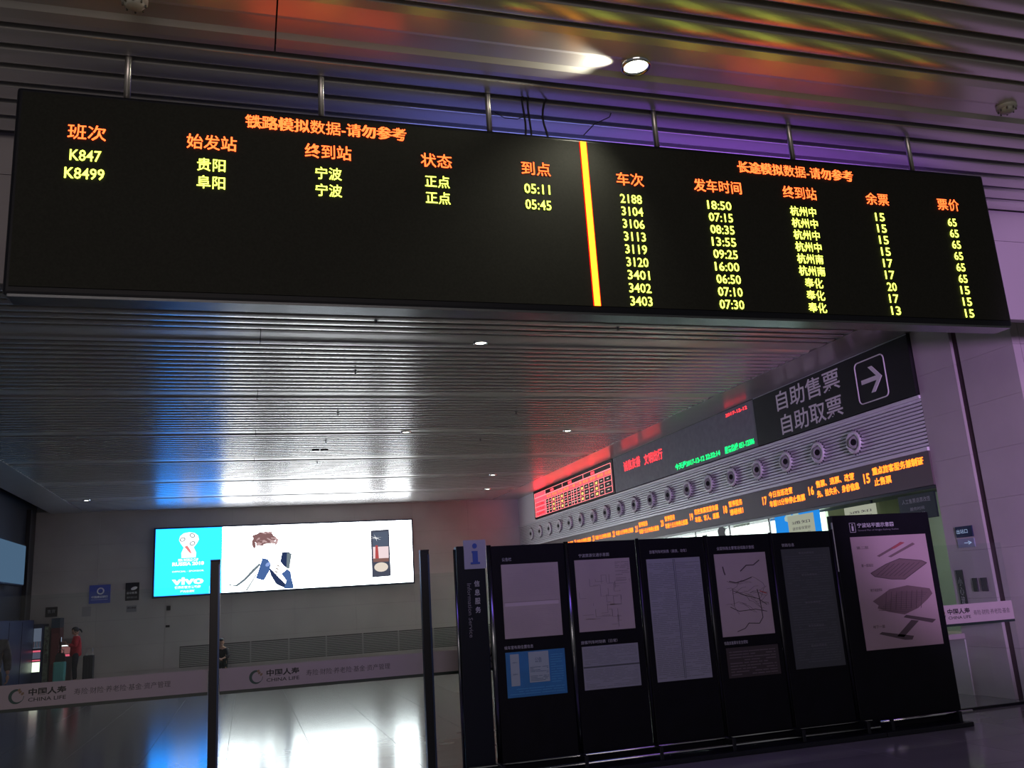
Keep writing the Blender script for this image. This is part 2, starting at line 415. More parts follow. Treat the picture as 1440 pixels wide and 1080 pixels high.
# amber ticker above the windows
t = thing('window_ticker', 'long amber LED ticker strip directly above the ticket windows', 'screen', (XR, 21, 2.91))
bmlink('ticker_panel', B(XR - .03, XR + .12, 10.6, YF - .05, 2.91, 3.405), mat('ticker_face', (.13, .10, .11), .5), t)
winmsg = [('重点旅客服务兼制证', '止售票'), ('售票、退票、改签', '先、挂失补、身份信息'), ('今日当班改签', '车前15分钟停止售票'), ('暂停服务', '请稍候！'),
          ('现在售票至发车前', '车前、军人、退票'), ('暂停服务', '车前十五分钟停止检票')]
for i in range(13):
    yc = 12.03 + 1.51 * i
    a, b_ = winmsg[i % 6 if i < 6 else (2 if i % 2 else 5)]
    far = i > 6
    y_a = yc - .17                                   # left end of this window's message
    for s, zc in ((a, 3.285), (b_, 3.115)):
        wd = min(1.12, .13 * len(s))
        if far and s is a: continue
        text('ticker_lettering', s, (XR - .034, y_a - wd / 2, zc if not far else 3.2), wd, .118, 'side', LAMB, t, .01, rim=LAMBR, rimoff=.03)
    text('window_number', str(15 + i), (XR - .034, yc, 3.2), .15, .15, 'side', LAMB, t, .01, rim=LAMBR, rimoff=.03)

# round air nozzles on the ribbed band
def nozzle():
    r = thing('air_nozzle', '', 'air vent', (XR, 12.19, 3.82), 'round air nozzles along the ribbed band')
    M = Matrix.Translation((XR, 12.19, 3.82)) @ Matrix.Rotation(-PI / 2, 4, 'Y')
    bm = bmesh.new()
    lathe(bm, [(.15, .002), (.15, .03), (.185, .035), (.19, .055), (.17, .075), (.135, .07), (.12, .045)], M, 28)
    o = bmlink('collar', bm, RIB, r, True)
    bm = bmesh.new()
    for i in range(20):
        a = 2 * PI * i / 20
        if math.cos(a) > .2: continue
        c = Vector((XR - .045, 12.19 + .2 * math.cos(a), 3.82 + .2 * math.sin(a)))
        q = bmesh.ops.create_cube(bm, size=1, matrix=Matrix.Translation(c) @ Matrix.Rotation(a, 4, 'X') @ Matrix.Diagonal((.02, .035, .018, 1)))
    bmlink('shadow_spikes', bm, mat('nozzle_painted_shadow', (.10, .10, .12), .5), r)['kind'] = 'stuff'  # dark spikes paint the shadow gaps between flange and ribs
    Mt = M @ Matrix.Rotation(.32, 4, 'X')
    bm = bmesh.new(); lathe(bm, [(.11, .025), (.11, .05), (.1, .075), (.07, .085), (.055, .08), (.05, .02), (.001, .02)], Mt, 24)
    bmlink('ball_jet', bm, mat('nozzle_grey', (.5, .5, .53), .45, .1), r, True)
    bm = bmesh.new(); lathe(bm, [(.054, .0815), (.001, .0815)], Mt, 20)
    bmlink('throat', bm, mat('nozzle_throat', (.01, .01, .012), .7), r)
    return r
n0 = nozzle(); N = 19
ordi = ['first', 'second', 'third', 'fourth', 'fifth', 'sixth', 'seventh', 'eighth', 'ninth', 'tenth', 'eleventh', 'twelfth', 'thirteenth', 'fourteenth', 'fifteenth', 'sixteenth', 'seventeenth', 'eighteenth', 'nineteenth']
for i in range(N):
    o = n0 if i == 0 else copy_obj(n0)
    o.location = (XR, 12.19 + .985 * i, 3.82)
    where = 'under the arrow sign' if i < 3 else ('under the grey message screen' if i < 10 else 'under the red timetable')
    o['label'] = '%s grey air nozzle from the stone column, %s' % (ordi[i], where)

# ------------------------------------------------------------------ ticket windows and office behind
tw = thing('ticket_window_row', 'row of greenish ticket office windows lit from behind under the ticker', 'window', (XR, 21, .8))
for i in range(14):
    y0 = 10.6 + 1.5 * i; y1 = min(y0 + 1.5, YF)
    if y1 - y0 < .3: continue
    bmlink('window_pane', B(XR + .03, XR + .042, y0 + .02, y1 - .02, .84, 2.9), WINDOWG, tw)
    if i: bmlink('mullion', B(XR + .025, XR + .06, y0 - .012, y0 + .012, .84, 2.9), DARKM, tw)
tag(bmlink('ticket_counter', B(XR - .32, XR + .5, 10.55, YF - .02, .745, .82, bev=.01), mat('pink_stone_ledge', (.45, .36, .38), .3)), 'pink stone counter ledge running under the ticket windows', 'counter')
cb = bmlink('counter_front', B(XR - .02, XR + .3, 10.55, YF - .02, 0, .74), mat('grey_counter_front', (.5, .48, .50), .5)); struct(cb); cb.name = 'wall_counter'
OFW = mat('office_wall_white', (.82, .82, .78), .6)
struct(bmlink('wall_office', B(13.2, 13.3, 10.2, YF, 0, 3.6), OFW))
struct(bmlink('wall_office_side', B(XR + .4, 13.3, 10.25, 10.35, 0, 3.6), mat('office_teal', (.10, .20, .18), .5)))
struct(bmlink('ceiling_office', B(XR + .14, 13.3, 10.2, YF, 3.4, 3.5), mat('office_ceiling', (.6, .6, .52), .7)))
pt = bmlink('wall_office_partition', B(11.2, 13.2, 15.4, 15.5, 0, 3.4), mat('office_olive', (.35, .34, .22), .6)); struct(pt)
for i, (x, y, lab) in enumerate(((11.0, 14.2, 'far fluorescent tube on office ceiling behind the notices'), (11.0, 12.3, 'near fluorescent tube on office ceiling beside dark plate'))):
    f = thing('tube_lamp', lab, 'lamp', (x, y, 3.3), 'fluorescent tubes of the ticket office')
    bmlink('lamp_body', B(x - .06, x + .06, y - .6, y + .6, 3.34, 3.4), WHITE, f)
    bmlink('lamp_tube', cyl(bmesh.new(), (x, y - .58, 3.315), (x, y + .58, 3.315), .02), emit('tube_glow', (1, 1, .85), 6), f)
# things on the glass
t = thing('map_poster', 'bright blue poster with pale map shape on ticket window glass', 'poster', (XR + .02, 14.15, 2.2))
bmlink('sheet', B(XR + .010, XR + .022, 13.46, 14.86, 2.2, 2.89), emit('backlit_blue_film', (.02, .28, .85), .9), t)  # office light through the film is put in as emission
bm = bmesh.new(); pts = []
for i in range(18):
    a = 2 * PI * i / 18; r = (.17 + .06 * math.sin(3 * a) + .03 * math.cos(5 * a)); pts.append((14.3 + 1.1 * r * math.cos(a), 2.76 + r * .8 * math.sin(a)))
poly(bm, pts, 'side', 0, XR + .004, XR + .009); bmlink('map_shape', bm, emit('backlit_pale_film', (.45, .6, .55), .8), t)  # map shape also emits, for the light through the film
def notice(y0, y1, z0, z1, lab, col=(.6, .62, .5), x=XR):
    t = thing('paper_notice', lab, 'notice', (x - .004, (y0 + y1) / 2, z0))
    bmlink('sheet', B(x - .004, x + .001, y0, y1, z0, z1), emit('backlit_paper', (.55, .58, .45), .62), t)  # emission stands in for office light through the paper
    for k_, zc in enumerate((.72, .5, .3)):
        text('print', ['通知', '请旅客保管好', '随身物品'][k_], (x - .006, (y0 + y1) / 2, z0 + (z1 - z0) * zc), (y1 - y0) * .7, (z1 - z0) * .12, 'side', INKG, t)
notice(13.62, 14.42, 2.35, 2.83, 'pale paper notice stuck over the blue map poster')
notice(11.95, 12.75, 2.45, 2.80, 'pale paper notice above the open corner of the tall plan board')
t = thing('window_plate', 'dark plate with small pale lettering in the nearest ticket window', 'sign', (XR, 11.0, 2.5))
bmlink('plate', B(XR - .01, XR + .02, 10.66, 11.42, 2.45, 2.82), mat('dark_teal_plate', (.015, .025, .03), .4), t)
text('plate_lettering', '人工售票退票改签', (XR - .013, 11.04, 2.73), .6, .07, 'side', GREYT, t)
text('plate_lettering', '服务时间', (XR - .013, 11.04, 2.61), .3, .05, 'side', GREYT, t)
text('plate_lettering', '7:00-22:00', (XR - .013, 11.04, 2.53), .3, .045, 'side', GREYT, t)
for i, (y, z, s_) in enumerate(((17.6, 2.75, .14), (16.9, 2.86, .16))):
    bm = bmesh.new(); pts = [(y + s_ * (1 + .25 * math.sin(k_ * 2.4)) * math.cos(2 * PI * k_ / 14), z - .12 + s_ * .9 * (1 + .2 * math.cos(k_ * 3.1)) * math.sin(2 * PI * k_ / 14)) for k_ in range(14)]
    poly(bm, pts, 'side', 0, XR + .012, XR + .022)
    tag(bmlink('window_sticker', bm, mat('grey_sticker', (.25, .27, .25), .6)), ['larger' if i == 0 else 'smaller', ''][0] + (' grey leaf-like sticker on lit glass, left one' if i == 0 else ' grey leaf-like sticker on lit glass, right one near the blue poster'), 'sticker')

# ------------------------------------------------------------------ signs on the stone wall
t = thing('wall_sign', 'small blue sign with lit arrow on the stone wall at right', 'sign', (XR, 10.2, 2.0))
bmlink('plate', B(XR - .02, XR + .0, 10.06, 10.36, 2.12, 2.27), NAVY, t)
bmlink('lower_plate', B(XR - .015, XR + .0, 10.06, 10.36, 1.98, 2.10), mat('pale_blue_plate', (.25, .3, .4), .5), t)
text('sign_lettering', '出站口', (XR - .022, 10.24, 2.2), .2, .06, 'side', emit('soft_blue', (.5, .65, 1), .6), t)
text('sign_lettering', '→', (XR - .018, 10.17, 2.04), .14, .05, 'side', emit('soft_blue', (.5, .65, 1), .6), t)
t = thing('vertical_banner', 'narrow dark vertical notice strip on stone wall behind the fence', 'sign', (XR, 10.44, .95))
bmlink('strip', B(XR - .015, XR, 10.38, 10.50, .95, 1.68), mat('dark_plate', (.012, .013, .02), .5), t)
text('print', '小\n心\n玻\n璃', (XR - .018, 10.44, 1.33), .07, .5, 'side', GREYT, t)
tag(bmlink('wall_socket', B(XR - .02, XR, 10.14, 10.22, 1.38, 1.56, bev=.004), mat('dark_plate', (.012, .013, .02))), 'small dark figure plate on stone wall beside the groove, left of two', 'sign')
tag(bmlink('wall_plate', B(XR - .02, XR, 9.97, 10.07, 1.38, 1.56, bev=.004), mat('dark_plate', (.012, .013, .02))), 'small dark brown plate on stone wall, right one next to the groove', 'sign')

# ------------------------------------------------------------------ big LED board
bt = thing('departure_board', 'wide black LED board with red and yellow-green train listings hung from ceiling', 'display board', (2.28, 5.48, 3.57))
bmlink('casing', B(-1.36, 5.92, 5.402, 5.575, 3.57, 4.902, bev=.02), DARKM, bt)
bmlink('screen_face', B(-1.325, 5.885, 5.392, 5.404, 3.618, 4.868), SCREEN, bt)
bmlink('bottom_trim', B(-1.33, 5.89, 5.40, 5.56, 3.556, 3.572), mat('trim_aluminium', (.3, .32, .35), .22, 1), bt)
yb = 5.388
def led(s, x, z, wd, ht, red):
    n_ = 'red_lettering' if red else 'green_lettering'
    return text(n_, s, (x, yb, z), wd, ht, 'front', LORG if red else LYEL, bt, 0, lift=.003, rim=LRED if red else LGRN, rimoff=.007)
led('铁路模拟数据-请勿参考', .494, 4.797, 1.02, .092, True)
led('长途模拟数据-请勿参考', 4.08, 4.779, 1.01, .092, True)
for s, x in (('班次', -.956), ('始发站', -.232), ('终到站', .495), ('状态', 1.22), ('到点', 1.935), ('车次', 2.654), ('发车时间', 3.369), ('终到站', 4.081), ('余票', 4.794), ('票价', 5.487)):
    led(s, x, 4.623 if x < 2.3 else 4.598, .105 * len(s) * (.93 if len(s) > 2 else 1), .098, True)
for i, row in enumerate((('K847', '贵阳', '宁波', '正点', '05:11'), ('K8499', '阜阳', '宁波', '正点', '05:45'))):
    for s, x in zip(row, (-.958, -.233, .495, 1.22, 1.933)):
        cj = ord(s[0]) > 255
        led(s, x, 4.467 - .12 * i, .165 if cj else (.215 if i and x < 0 else .17 if x < 0 else .185), .084 if cj else .070, False)
rows = [('2188', '18:50', '杭州中', '15', '65'), ('3104', '07:15', '杭州中', '15', '65'), ('3106', '08:35', '杭州中', '15', '65'), ('3113', '13:55', '杭州中', '15', '65'),
        ('3119', '09:25', '杭州南', '17', '65'), ('3120', '16:00', '杭州南', '17', '65'), ('3401', '06:50', '奉化', '20', '15'), ('3402', '07:10', '奉化', '17', '15'), ('3403', '07:30', '奉化', '13', '15')]
for i, row in enumerate(rows):
    z = 4.443 - (4.443 - 3.663) * i / 8
    for s, x in zip(row, (2.646, 3.363, 4.087, 4.792, 5.493)):
        wd = {4: .165, 5: .195, 2: .085, 3: .225}[len(s)]
        if ord(s[0]) > 255 and len(s) == 2: wd = .155
        led(s, x, z, wd, .076 if ord(s[0]) > 255 else .066, False)
bm = B(2.282, 2.338, 5.386, 5.390, 3.618, 4.868); bmlink('divider_rim', bm, LRED, bt)
bm = B(2.288, 2.332, 5.382, 5.388, 3.618, 4.868); bmlink('divider_bar', bm, emit('led_divider', (1, .42, .02), 3), bt)
# unseen glowing panels added behind the board for the blue-violet light there
bmlink('rear_glow_panel', B(1.2, 3.0, 5.575, 5.583, 3.75, 4.87), emit('rear_blue', (.22, .27, 1.0), 3.2), bt)
bmlink('rear_glow_panel', B(3.0, 5.8, 5.575, 5.583, 3.75, 4.87), emit('rear_violet', (.40, .13, .95), 3.6), bt)
for x in (-.753, .462, 1.64, 2.95, 4.135, 5.28):
    bmlink('hanging_pole', cyl(bmesh.new(), (x, 5.48, 4.9), (x, 5.48, H + .4), .021, 12), mat('pole_steel', (.4, .38, .36), .3, .9), bt, True)
for i, (x, dx) in enumerate(((1.90, .012), (1.94, .01), (2.06, .03))):
    pts = [(x + dx * math.sin(k_ * .9 + i) * .6 + (dx if k_ > 5 else 0), 5.46, 4.9 + .06 * k_) for k_ in range(9)]
    link('power_cable', tube(pts, .008, 2), mat('cable_black', (.005, .005, .006), .5), bt)
link('loose_wire', tube([(1.72, 5.6, 5.17), (1.78, 5.55, 5.10), (1.86, 5.5, 5.07), (1.93, 5.47, 5.09)], .003, 1), mat('cable_black'), bt)
link('loose_wire', tube([(2.42, 5.62, 5.06), (2.50, 5.58, 5.14), (2.62, 5.56, 5.2), (2.66, 5.5, 5.3)], .004, 1), mat('cable_black'), bt)

# ------------------------------------------------------------------ ceiling lamps, detectors, sprinklers
def lamp(x, y, lit, lab, st=12):
    t = thing('downlight', lab, 'ceiling light', (x, y, H), 'round ceiling downlights')
    M = Matrix.Translation((x, y, H + .01)) @ Matrix.Rotation(PI, 4, 'X')
    bm = bmesh.new(); lathe(bm, [(.105, -.03), (.105, .02), (.095, .028), (.082, .02), (.08, -.02)], M, 24)
    bmlink('rim', bm, CHROME, t, True)
    bm = bmesh.new(); lathe(bm, [(.08, .005), (.05, .018), (.001, .022)], M, 24)
    bmlink('lens', bm, emit('lamp_lens_%d' % st, (1, .97, .82), st), t, True)
lamp(2.56, 4.93, True, 'bright round downlight shining in the wide ceiling strip before the LED board', 14)
lamp(3.15, 11.62, True, 'glowing downlight just behind and below the LED board', 20)
lamp(3.19, 18.2, True, 'glowing downlight above the white lightbox, mid hall', 20)
lamp(6.82, 18.2, True, 'glowing downlight near the ribbed right wall, mid hall', 20)
lamp(6.9, 24.93, True, 'glowing downlight farther right, second from the far wall', 15)
lamp(7.6, 28.2, True, 'glowing downlight nearest the far right corner', 15)
lamp(-4.5, 28.3, True, 'glowing downlight at far left above the wall signs', 20)
for (x, y, l) in ((3.15, 11.62, .9), (3.19, 18.2, .9), (6.82, 18.2, .9), (-4.5, 28.3, .8)):
    spot('downlight_beam', (x, y, H - .05), (x, y, 0), (1, .95, .8), 70, 1.6, .8)
def detector(x, y, lab):
    t = thing('smoke_detector', lab, 'detector', (x, y, H - .06), 'ceiling smoke detectors')
    M = Matrix.Translation((x, y, H + .005)) @ Matrix.Rotation(PI, 4, 'X')
    bm = bmesh.new(); lathe(bm, [(.075, -.01), (.075, .02), (.06, .026), (.055, .03), (.055, .045), (.04, .055), (.001, .057)], M, 24)
    bmlink('housing', bm, mat('detector_plastic', (.35, .34, .3), .5), t, True)
    bm = bmesh.new()
    for a in range(8): cyl(bm, (x + .062 * math.cos(a * PI / 4), y + .062 * math.sin(a * PI / 4), H - .028), (x + .062 * math.cos(a * PI / 4), y + .062 * math.sin(a * PI / 4), H - .045), .006, 6)
    bmlink('sensing_ribs', bm, mat('detector_dark', (.08, .08, .07), .5), t)
detector(-.652, 4.87, 'round beige smoke detector on ceiling at the upper left frame edge')
detector(5.728, 4.88, 'round smoke detector on ceiling near the right frame edge')
spts = [(1.55, 10.72, 'upper left, just under the board'), (4.87, 10.72, 'right of centre, just under the board'), (8.13, 10.2, 'far right by the arrow sign'), (1.58, 13.27, 'left column, second from the board'),
        (1.6, 16.3, 'left column, third from the board'), (5.03, 16.2, 'right column, second from the board'), (1.62, 19.2, 'left column, fourth from the board'), (5.04, 19.1, 'right column, third from the board'), (1.64, 22.0, 'left column, farthest')]
for x, y, l in spts:
    t = thing('sprinkler_head', 'tiny dark ceiling sprinkler head, ' + l, 'sprinkler', (x, y, H - .07), 'ceiling sprinkler heads')
    bm = bmesh.new(); cyl(bm, (x, y, H + .02), (x, y, H - .045), .012, 8); cyl(bm, (x, y, H + .004), (x, y, H - .004), .03, 12)
    bmlink('stem', bm, DCHROME, t)
    bmlink('deflector', cyl(bmesh.new(), (x, y, H - .045), (x, y, H - .05), .022, 10), DCHROME, t)
for i, x in enumerate((1.48, 1.68)):
    t = thing('ceiling_speaker', 'small dark round ceiling speaker, %s of the pair over the hall' % ('left' if i == 0 else 'right'), 'speaker', (x, 20.3, H - .03), 'pair of small ceiling speakers')
    bmlink('ring', cyl(bmesh.new(), (x, 20.3, H + .01), (x, 20.3, H - .02), .085, 20), DARKM, t)
    bmlink('grille', cyl(bmesh.new(), (x, 20.3, H - .02), (x, 20.3, H - .026), .06, 16), DCHROME, t)

# ------------------------------------------------------------------ lightbox on far wall
lb = thing('advertising_lightbox', 'wide glowing lightbox with cyan sports panel and white phone advert on far wall', 'lightbox', (1.35, YF, 2.4))
bmlink('frame', B(-2.92, 5.63, YF - .16, YF - .005, 2.38, 4.63), mat('lightbox_frame', (.02, .03, .06), .4), lb)
bmlink('cyan_panel', B(-2.86, -.79, YF - .17, YF - .155, 2.44, 4.58), LCYAN, lb)
bmlink('white_panel', B(-.79, 5.58, YF - .17, YF - .155, 2.44, 4.58), LWHITE, lb)
yl = YF - .172
def bil(name, pts, m, d=.001, dz=.0):
    bm = bmesh.new(); poly(bm, pts, 'front', 0, yl - d - dz, yl + .001); return bmlink(name, bm, m, lb)
def ell(cx, cz, rx, rz, n=20, a0=0, wob=0, f=3):
    P = []
    for i in range(n):
        a = 2 * PI * i / n; k_ = 1 + wob * math.sin(f * a + 1); x, z_ = rx * math.cos(a) * k_, rz * math.sin(a) * k_
        P.append((cx + x * math.cos(a0) - z_ * math.sin(a0), cz + x * math.sin(a0) + z_ * math.cos(a0)))
    return P
bil('trophy_cup', [(-2.05, 3.62), (-1.61, 3.62), (-1.60, 3.78), (-1.68, 3.95), (-1.58, 4.08), (-1.52, 4.2), (-1.55, 4.33), (-1.66, 4.42), (-1.83, 4.45), (-2.0, 4.42), (-2.11, 4.33), (-2.14, 4.2), (-2.08, 4.08), (-1.99, 3.95), (-2.06, 3.78)], LPRINT, .002)
GRYP = emit('print_grey', (.25, .33, .36), .8)
for cx, cz, a in ((-2.03, 4.22, .3), (-1.73, 4.34, -.5), (-1.72, 4.08, .4)):
    bil('ball_patch', ell(cx, cz, .09, .07, 14, a), GRYP, .004); bil('ball_patch', ell(cx, cz, .06, .045, 14, a), LPRINT, .006)
bil('red_swirl', [(-1.97, 3.98), (-1.88, 4.02), (-1.78, 3.86), (-1.74, 3.74), (-1.82, 3.8), (-1.9, 3.9)], emit('print_red', (.9, .25, .25), 1), .004)
text('advert_lettering', 'FIFA WORLD CUP', (-1.84, yl - .003, 3.55), .62, .09, 'front', LPRINT, lb, .03)
text('advert_lettering', 'RUSSIA 2018', (-1.84, yl - .003, 3.43), .98, .12, 'front', LPRINT, lb, .05)
text('advert_lettering', 'OFFICIAL · SPONSOR', (-1.84, yl - .003, 3.19), .98, .05, 'front', LPRINT, lb, .02)
text('brand_lettering', 'vivo', (-1.84, yl - .003, 2.88), .98, .24, 'front', LPRINT, lb, .04)
text('advert_lettering', '世界杯官方赞助商', (-1.84, yl - .003, 2.68), .8, .09, 'front', LPRINT, lb, .03)
text('advert_lettering', '逆光也清晰', (-1.84, yl - .003, 2.55), .45, .08, 'front', LPRINT, lb, .03)
# printed figure with phone
HB = emit('print_hair_brown', (.33, .17, .17), .75); HB2 = emit('print_hair_light', (.62, .42, .42), .9)
SK = emit('print_skin', (1, .97, .93), 1.5); DN = emit('print_denim', (.09, .18, .45), .8); DN2 = emit('print_dark_blue', (.03, .05, .14), .8); GB = emit('print_grey_blue', (.22, .28, .32), .8)
bil('printed_face', ell(.62, 3.84, .27, .34, 20, -.25), SK, .002)
random.seed(3)
bil('printed_hair', ell(.55, 4.16, .38, .20, 26, -.05, .09, 7), HB, .004)
for i in range(30):
    a = random.uniform(0, 2 * PI); r = random.uniform(.5, 1.05)
    cx = .55 + .38 * r * math.cos(a); cz = 4.16 + .22 * r * math.sin(a) - (.10 if abs(math.cos(a)) > .8 else 0)
    bil('hair_lock', ell(cx, cz, random.uniform(.06, .11), random.uniform(.02, .035), 8, random.uniform(-1, 1)), [HB, HB2, HB2][i % 3], .006 + .0003 * i)
bil('hair_lock', ell(.22, 3.97, .06, .15, 12, .2), HB, .007); bil('hair_lock', ell(.96, 4.02, .05, .12, 12, -.3), HB2, .007)
bil('printed_strap', [(-.56, 2.70), (-.35, 2.66), (-.08, 2.86), (.18, 3.14), (.40, 3.34), (.45, 3.28), (.2, 3.02), (-.05, 2.78), (-.3, 2.61), (-.56, 2.66)], GB, .003)
bil('printed_strap', [(-.05, 2.45), (.02, 2.45), (.34, 2.98), (.30, 3.0)], emit('print_pale_grey', (.6, .65, .68), .9), .003)
bil('printed_sleeve', [(.50, 3.5), (.68, 3.45), (.78, 3.28), (.72, 3.05), (.55, 2.76), (.29, 2.84), (.36, 3.05), (.44, 3.3)], DN, .005)
bil('printed_cuff', ell(.68, 3.28, .09, .06, 12, .6), emit('print_light_denim', (.3, .42, .8), 1), .007)
bil('printed_jacket', [(.70, 3.2), (.80, 3.1), (1.05, 2.82), (1.3, 2.56), (1.25, 2.46), (.95, 2.62), (.78, 2.9)], DN2, .004)
bil('printed_hand', ell(1.0, 3.12, .17, .24, 16, .5), SK, .006)
for i in range(3): bil('finger_gap', ell(1.01 - .03 * i, 3.22 - .1 * i, .055, .014, 8, -.5), emit('print_gap', (.15, .1, .1), .8), .009)
bil('printed_sleeve', [(1.12, 2.94), (1.30, 3.1), (1.42, 3.0), (1.45, 2.78), (1.52, 2.5), (1.5, 2.45), (1.2, 2.45), (1.28, 2.72)], DN, .007)
bil('printed_phone', [(1.08, 3.36), (1.14, 3.66), (1.36, 3.66), (1.42, 3.60), (1.30, 3.12), (1.18, 3.22)], DN2, .008)
bil('phone_edge', [(1.30, 3.63), (1.46, 3.61), (1.38, 3.1), (1.28, 3.12)], GB, .009)
text('script_lettering', '逆光', (2.75, yl - .003, 3.9), .9, .22, 'front', emit('print_faint', (.86, .88, .9), 2.2), lb)
# printed product phone
bil('product_phone', [(4.15, 2.66), (4.13, 4.27), (4.78, 4.29), (4.80, 2.68)], emit('print_phone_body', (.10, .11, .16), .7), .003)
bil('phone_picture', [(4.2, 3.7), (4.2, 4.2), (4.74, 4.22), (4.74, 3.72)], emit('print_dusk', (.12, .15, .22), .8), .005)
for i in range(8):
    a = i * PI / 4 + .2; bil('starburst_ray', [(4.3, 4.0), (4.31, 4.01), (4.3 + .24 * math.cos(a), 4.0 + .13 * math.sin(a))], LPRINT, .006 + .0002 * i)
bil('phone_picture', [(4.2, 3.25), (4.2, 3.7), (4.74, 3.7), (4.74, 3.25)], emit('print_pale_pink', (.9, .72, .74), 1), .005)
bil('red_tower', [(4.27, 3.25), (4.29, 3.75), (4.37, 3.75), (4.40, 3.25)], emit('print_tower', (.6, .1, .1), .8), .007)
bil('phone_picture', [(4.2, 3.18), (4.2, 3.3), (4.74, 3.3), (4.74, 3.18)], emit('print_brown', (.3, .15, .13), .8), .008)
bil('phone_glow', ell(4.47, 3.0, .24, .16), emit('print_glow', (.8, .7, .6), 1), .005)

# left hanging video screen
t = thing('video_screen', 'dim grey-blue glowing screen on the dark left wall', 'screen', (-6.0, 26.3, 2.9))
bmlink('casing', B(-6.2, -6.02, 24.3, 28.32, 2.86, 4.0), DARKM, t)
bmlink('display', B(-6.02, -6.0, 24.36, 28.26, 2.9, 3.96), emit('dim_blue_display', (.085, .16, .26), .75), t)
for y in (25, 27.6): bmlink('bracket', B(XL + .125, -6.2, y, y + .1, 3.3, 3.5), DARKM, t)

# signs on the far wall
t = thing('bank_sign', 'square navy sign with round pale emblem on the far wall', 'sign', (-4.48, YF, 2.33))
bmlink('plate', B(-4.79, -4.17, YF - .03, YF, 2.33, 2.90), mat('navy_sign', (.02, .03, .14), .4, emis=(.02, .03, .14), st=.25), t)
bm = bmesh.new(); lathe(bm, [(.07, 0), (.11, 0), (.11, .004), (.07, .004), (.07, 0)], Matrix.Translation((-4.46, YF - .032, 2.71)) @ Matrix.Rotation(PI / 2, 4, 'X'), 24); bmlink('emblem', bm, WHITE, t)
text('sign_lettering', '中国建设银行', (-4.48, YF - .034, 2.53), .48, .075, 'front', WHITE, t, .02)
text('sign_lettering', 'China Construction Bank', (-4.48, YF - .034, 2.45), .48, .03, 'front', WHITE, t)
t = thing('notice_sign', 'dark upright sign with pale pictogram, right of the navy square sign', 'sign', (-3.53, YF, 2.36))
bmlink('plate', B(-3.73, -3.32, YF - .03, YF, 2.36, 2.92), mat('dark_plate'), t)
bm = bmesh.new(); poly(bm, ell(-3.47, 2.74, .1, .05, 12, .3), 'front', 0, YF - .034, YF - .03); bmlink('pictogram', bm, WHITE, t)
text('sign_lettering', '自动售票', (-3.53, YF - .033, 2.60), .3, .07, 'front', WHITE, t); text('sign_lettering', '候车室方向', (-3.53, YF - .033, 2.46), .3, .06, 'front', GREYT, t)
t = thing('small_notice', 'small white-edged dark notice under the dark upright sign', 'notice', (-3.53, YF, 2.0))
bmlink('sheet', B(-3.68, -3.38, YF - .015, YF, 2.0, 2.2), mat('notice_pale', (.25, .25, .27), .5), t); text('print', '请勿停留', (-3.53, YF - .018, 2.13), .26, .06, 'front', INK, t, .03)
t = thing('corner_sign', 'small dark sign with pale marks at the far left of the wall', 'sign', (-5.85, YF, 2.0))
bmlink('plate', B(-6.02, -5.68, YF - .03, YF, 2.0, 2.3), mat('dark_plate'), t); text('sign_lettering', '售货', (-5.85, YF - .033, 2.17), .22, .11, 'front', GREYT, t)
tag(bmlink('wall_box', B(-2.48, -2.36, YF - .05, YF, 1.98, 2.12, bev=.006), DARKM), 'small dark box on far wall under the lightbox, upper of two', 'wall box')
tag(bmlink('wall_box', B(-2.49, -2.37, YF - .05, YF, 1.45, 1.52, bev=.006), DARKM), 'small flat dark box on far wall, lower of two', 'wall box')
bm = bmesh.new(); box(bm, -4.98, -4.72, YF - .004, YF, 1.95, 2.25)
tag(bmlink('torn_notice', bm, mat('faint_notice', (.36, .35, .36), .5)), 'faint pale sheet on far wall below the navy sign', 'notice')

# long louvre vent low on far wall
t = thing('wall_grille', 'long low louvred air grille along the far wall', 'grille', (1.9, YF, .18))
bmlink('frame', B(-2.05, 9.4, YF - .012, YF, .17, .83), mat('grille_dark', (.10, .10, .10), .6), t)
for i in range(11):
    z = .2 + .056 * i; bmlink('louvre', B(-2.03, 9.38, YF - .04, YF - .012, z, z + .03), mat('grille_slat', (.33, .33, .33), .4, .3), t)
for i in range(9):
    x = -1.1 + 1.22 * i; bmlink('stile', B(x, x + .04, YF - .045, YF - .01, .17, .83), mat('grille_slat'), t)

# ------------------------------------------------------------------ glass fence with posts
FY = 9.5
posts = [-2.41, -.30, 1.815, 3.93, 6.04, 8.15]
plab = ['black fence post just outside the left frame edge', 'black fence post at left, its top over the cyan lightbox panel', 'black fence post between the lightbox and the information stand', 'black fence post behind the blue-white map panel of the stand', 'black fence post behind the network map panel of the stand', 'black fence post behind the tall plan board']
for x, l in zip(posts, plab):
    t = thing('fence_post', l, 'post', (x, FY, 0), 'black posts of the glass fence')
    bmlink('shaft', B(x - .047, x + .047, FY - .04, FY + .04, .01, 2.235, bev=.004), DARKM, t)
    bmlink('cap', B(x - .048, x + .048, FY - .043, FY + .043, 2.235, 2.25), DARKM, t)
    bmlink('foot', B(x - .047, x + .047, FY - .08, FY + .08, 0, .012), DARKM, t)
    bmlink('clamp_strip', B(x + .03, x + .047, FY - .05, FY - .04, .05, 2.2), mat('clamp_blue', (.03, .05, .12), .3, .6), t)
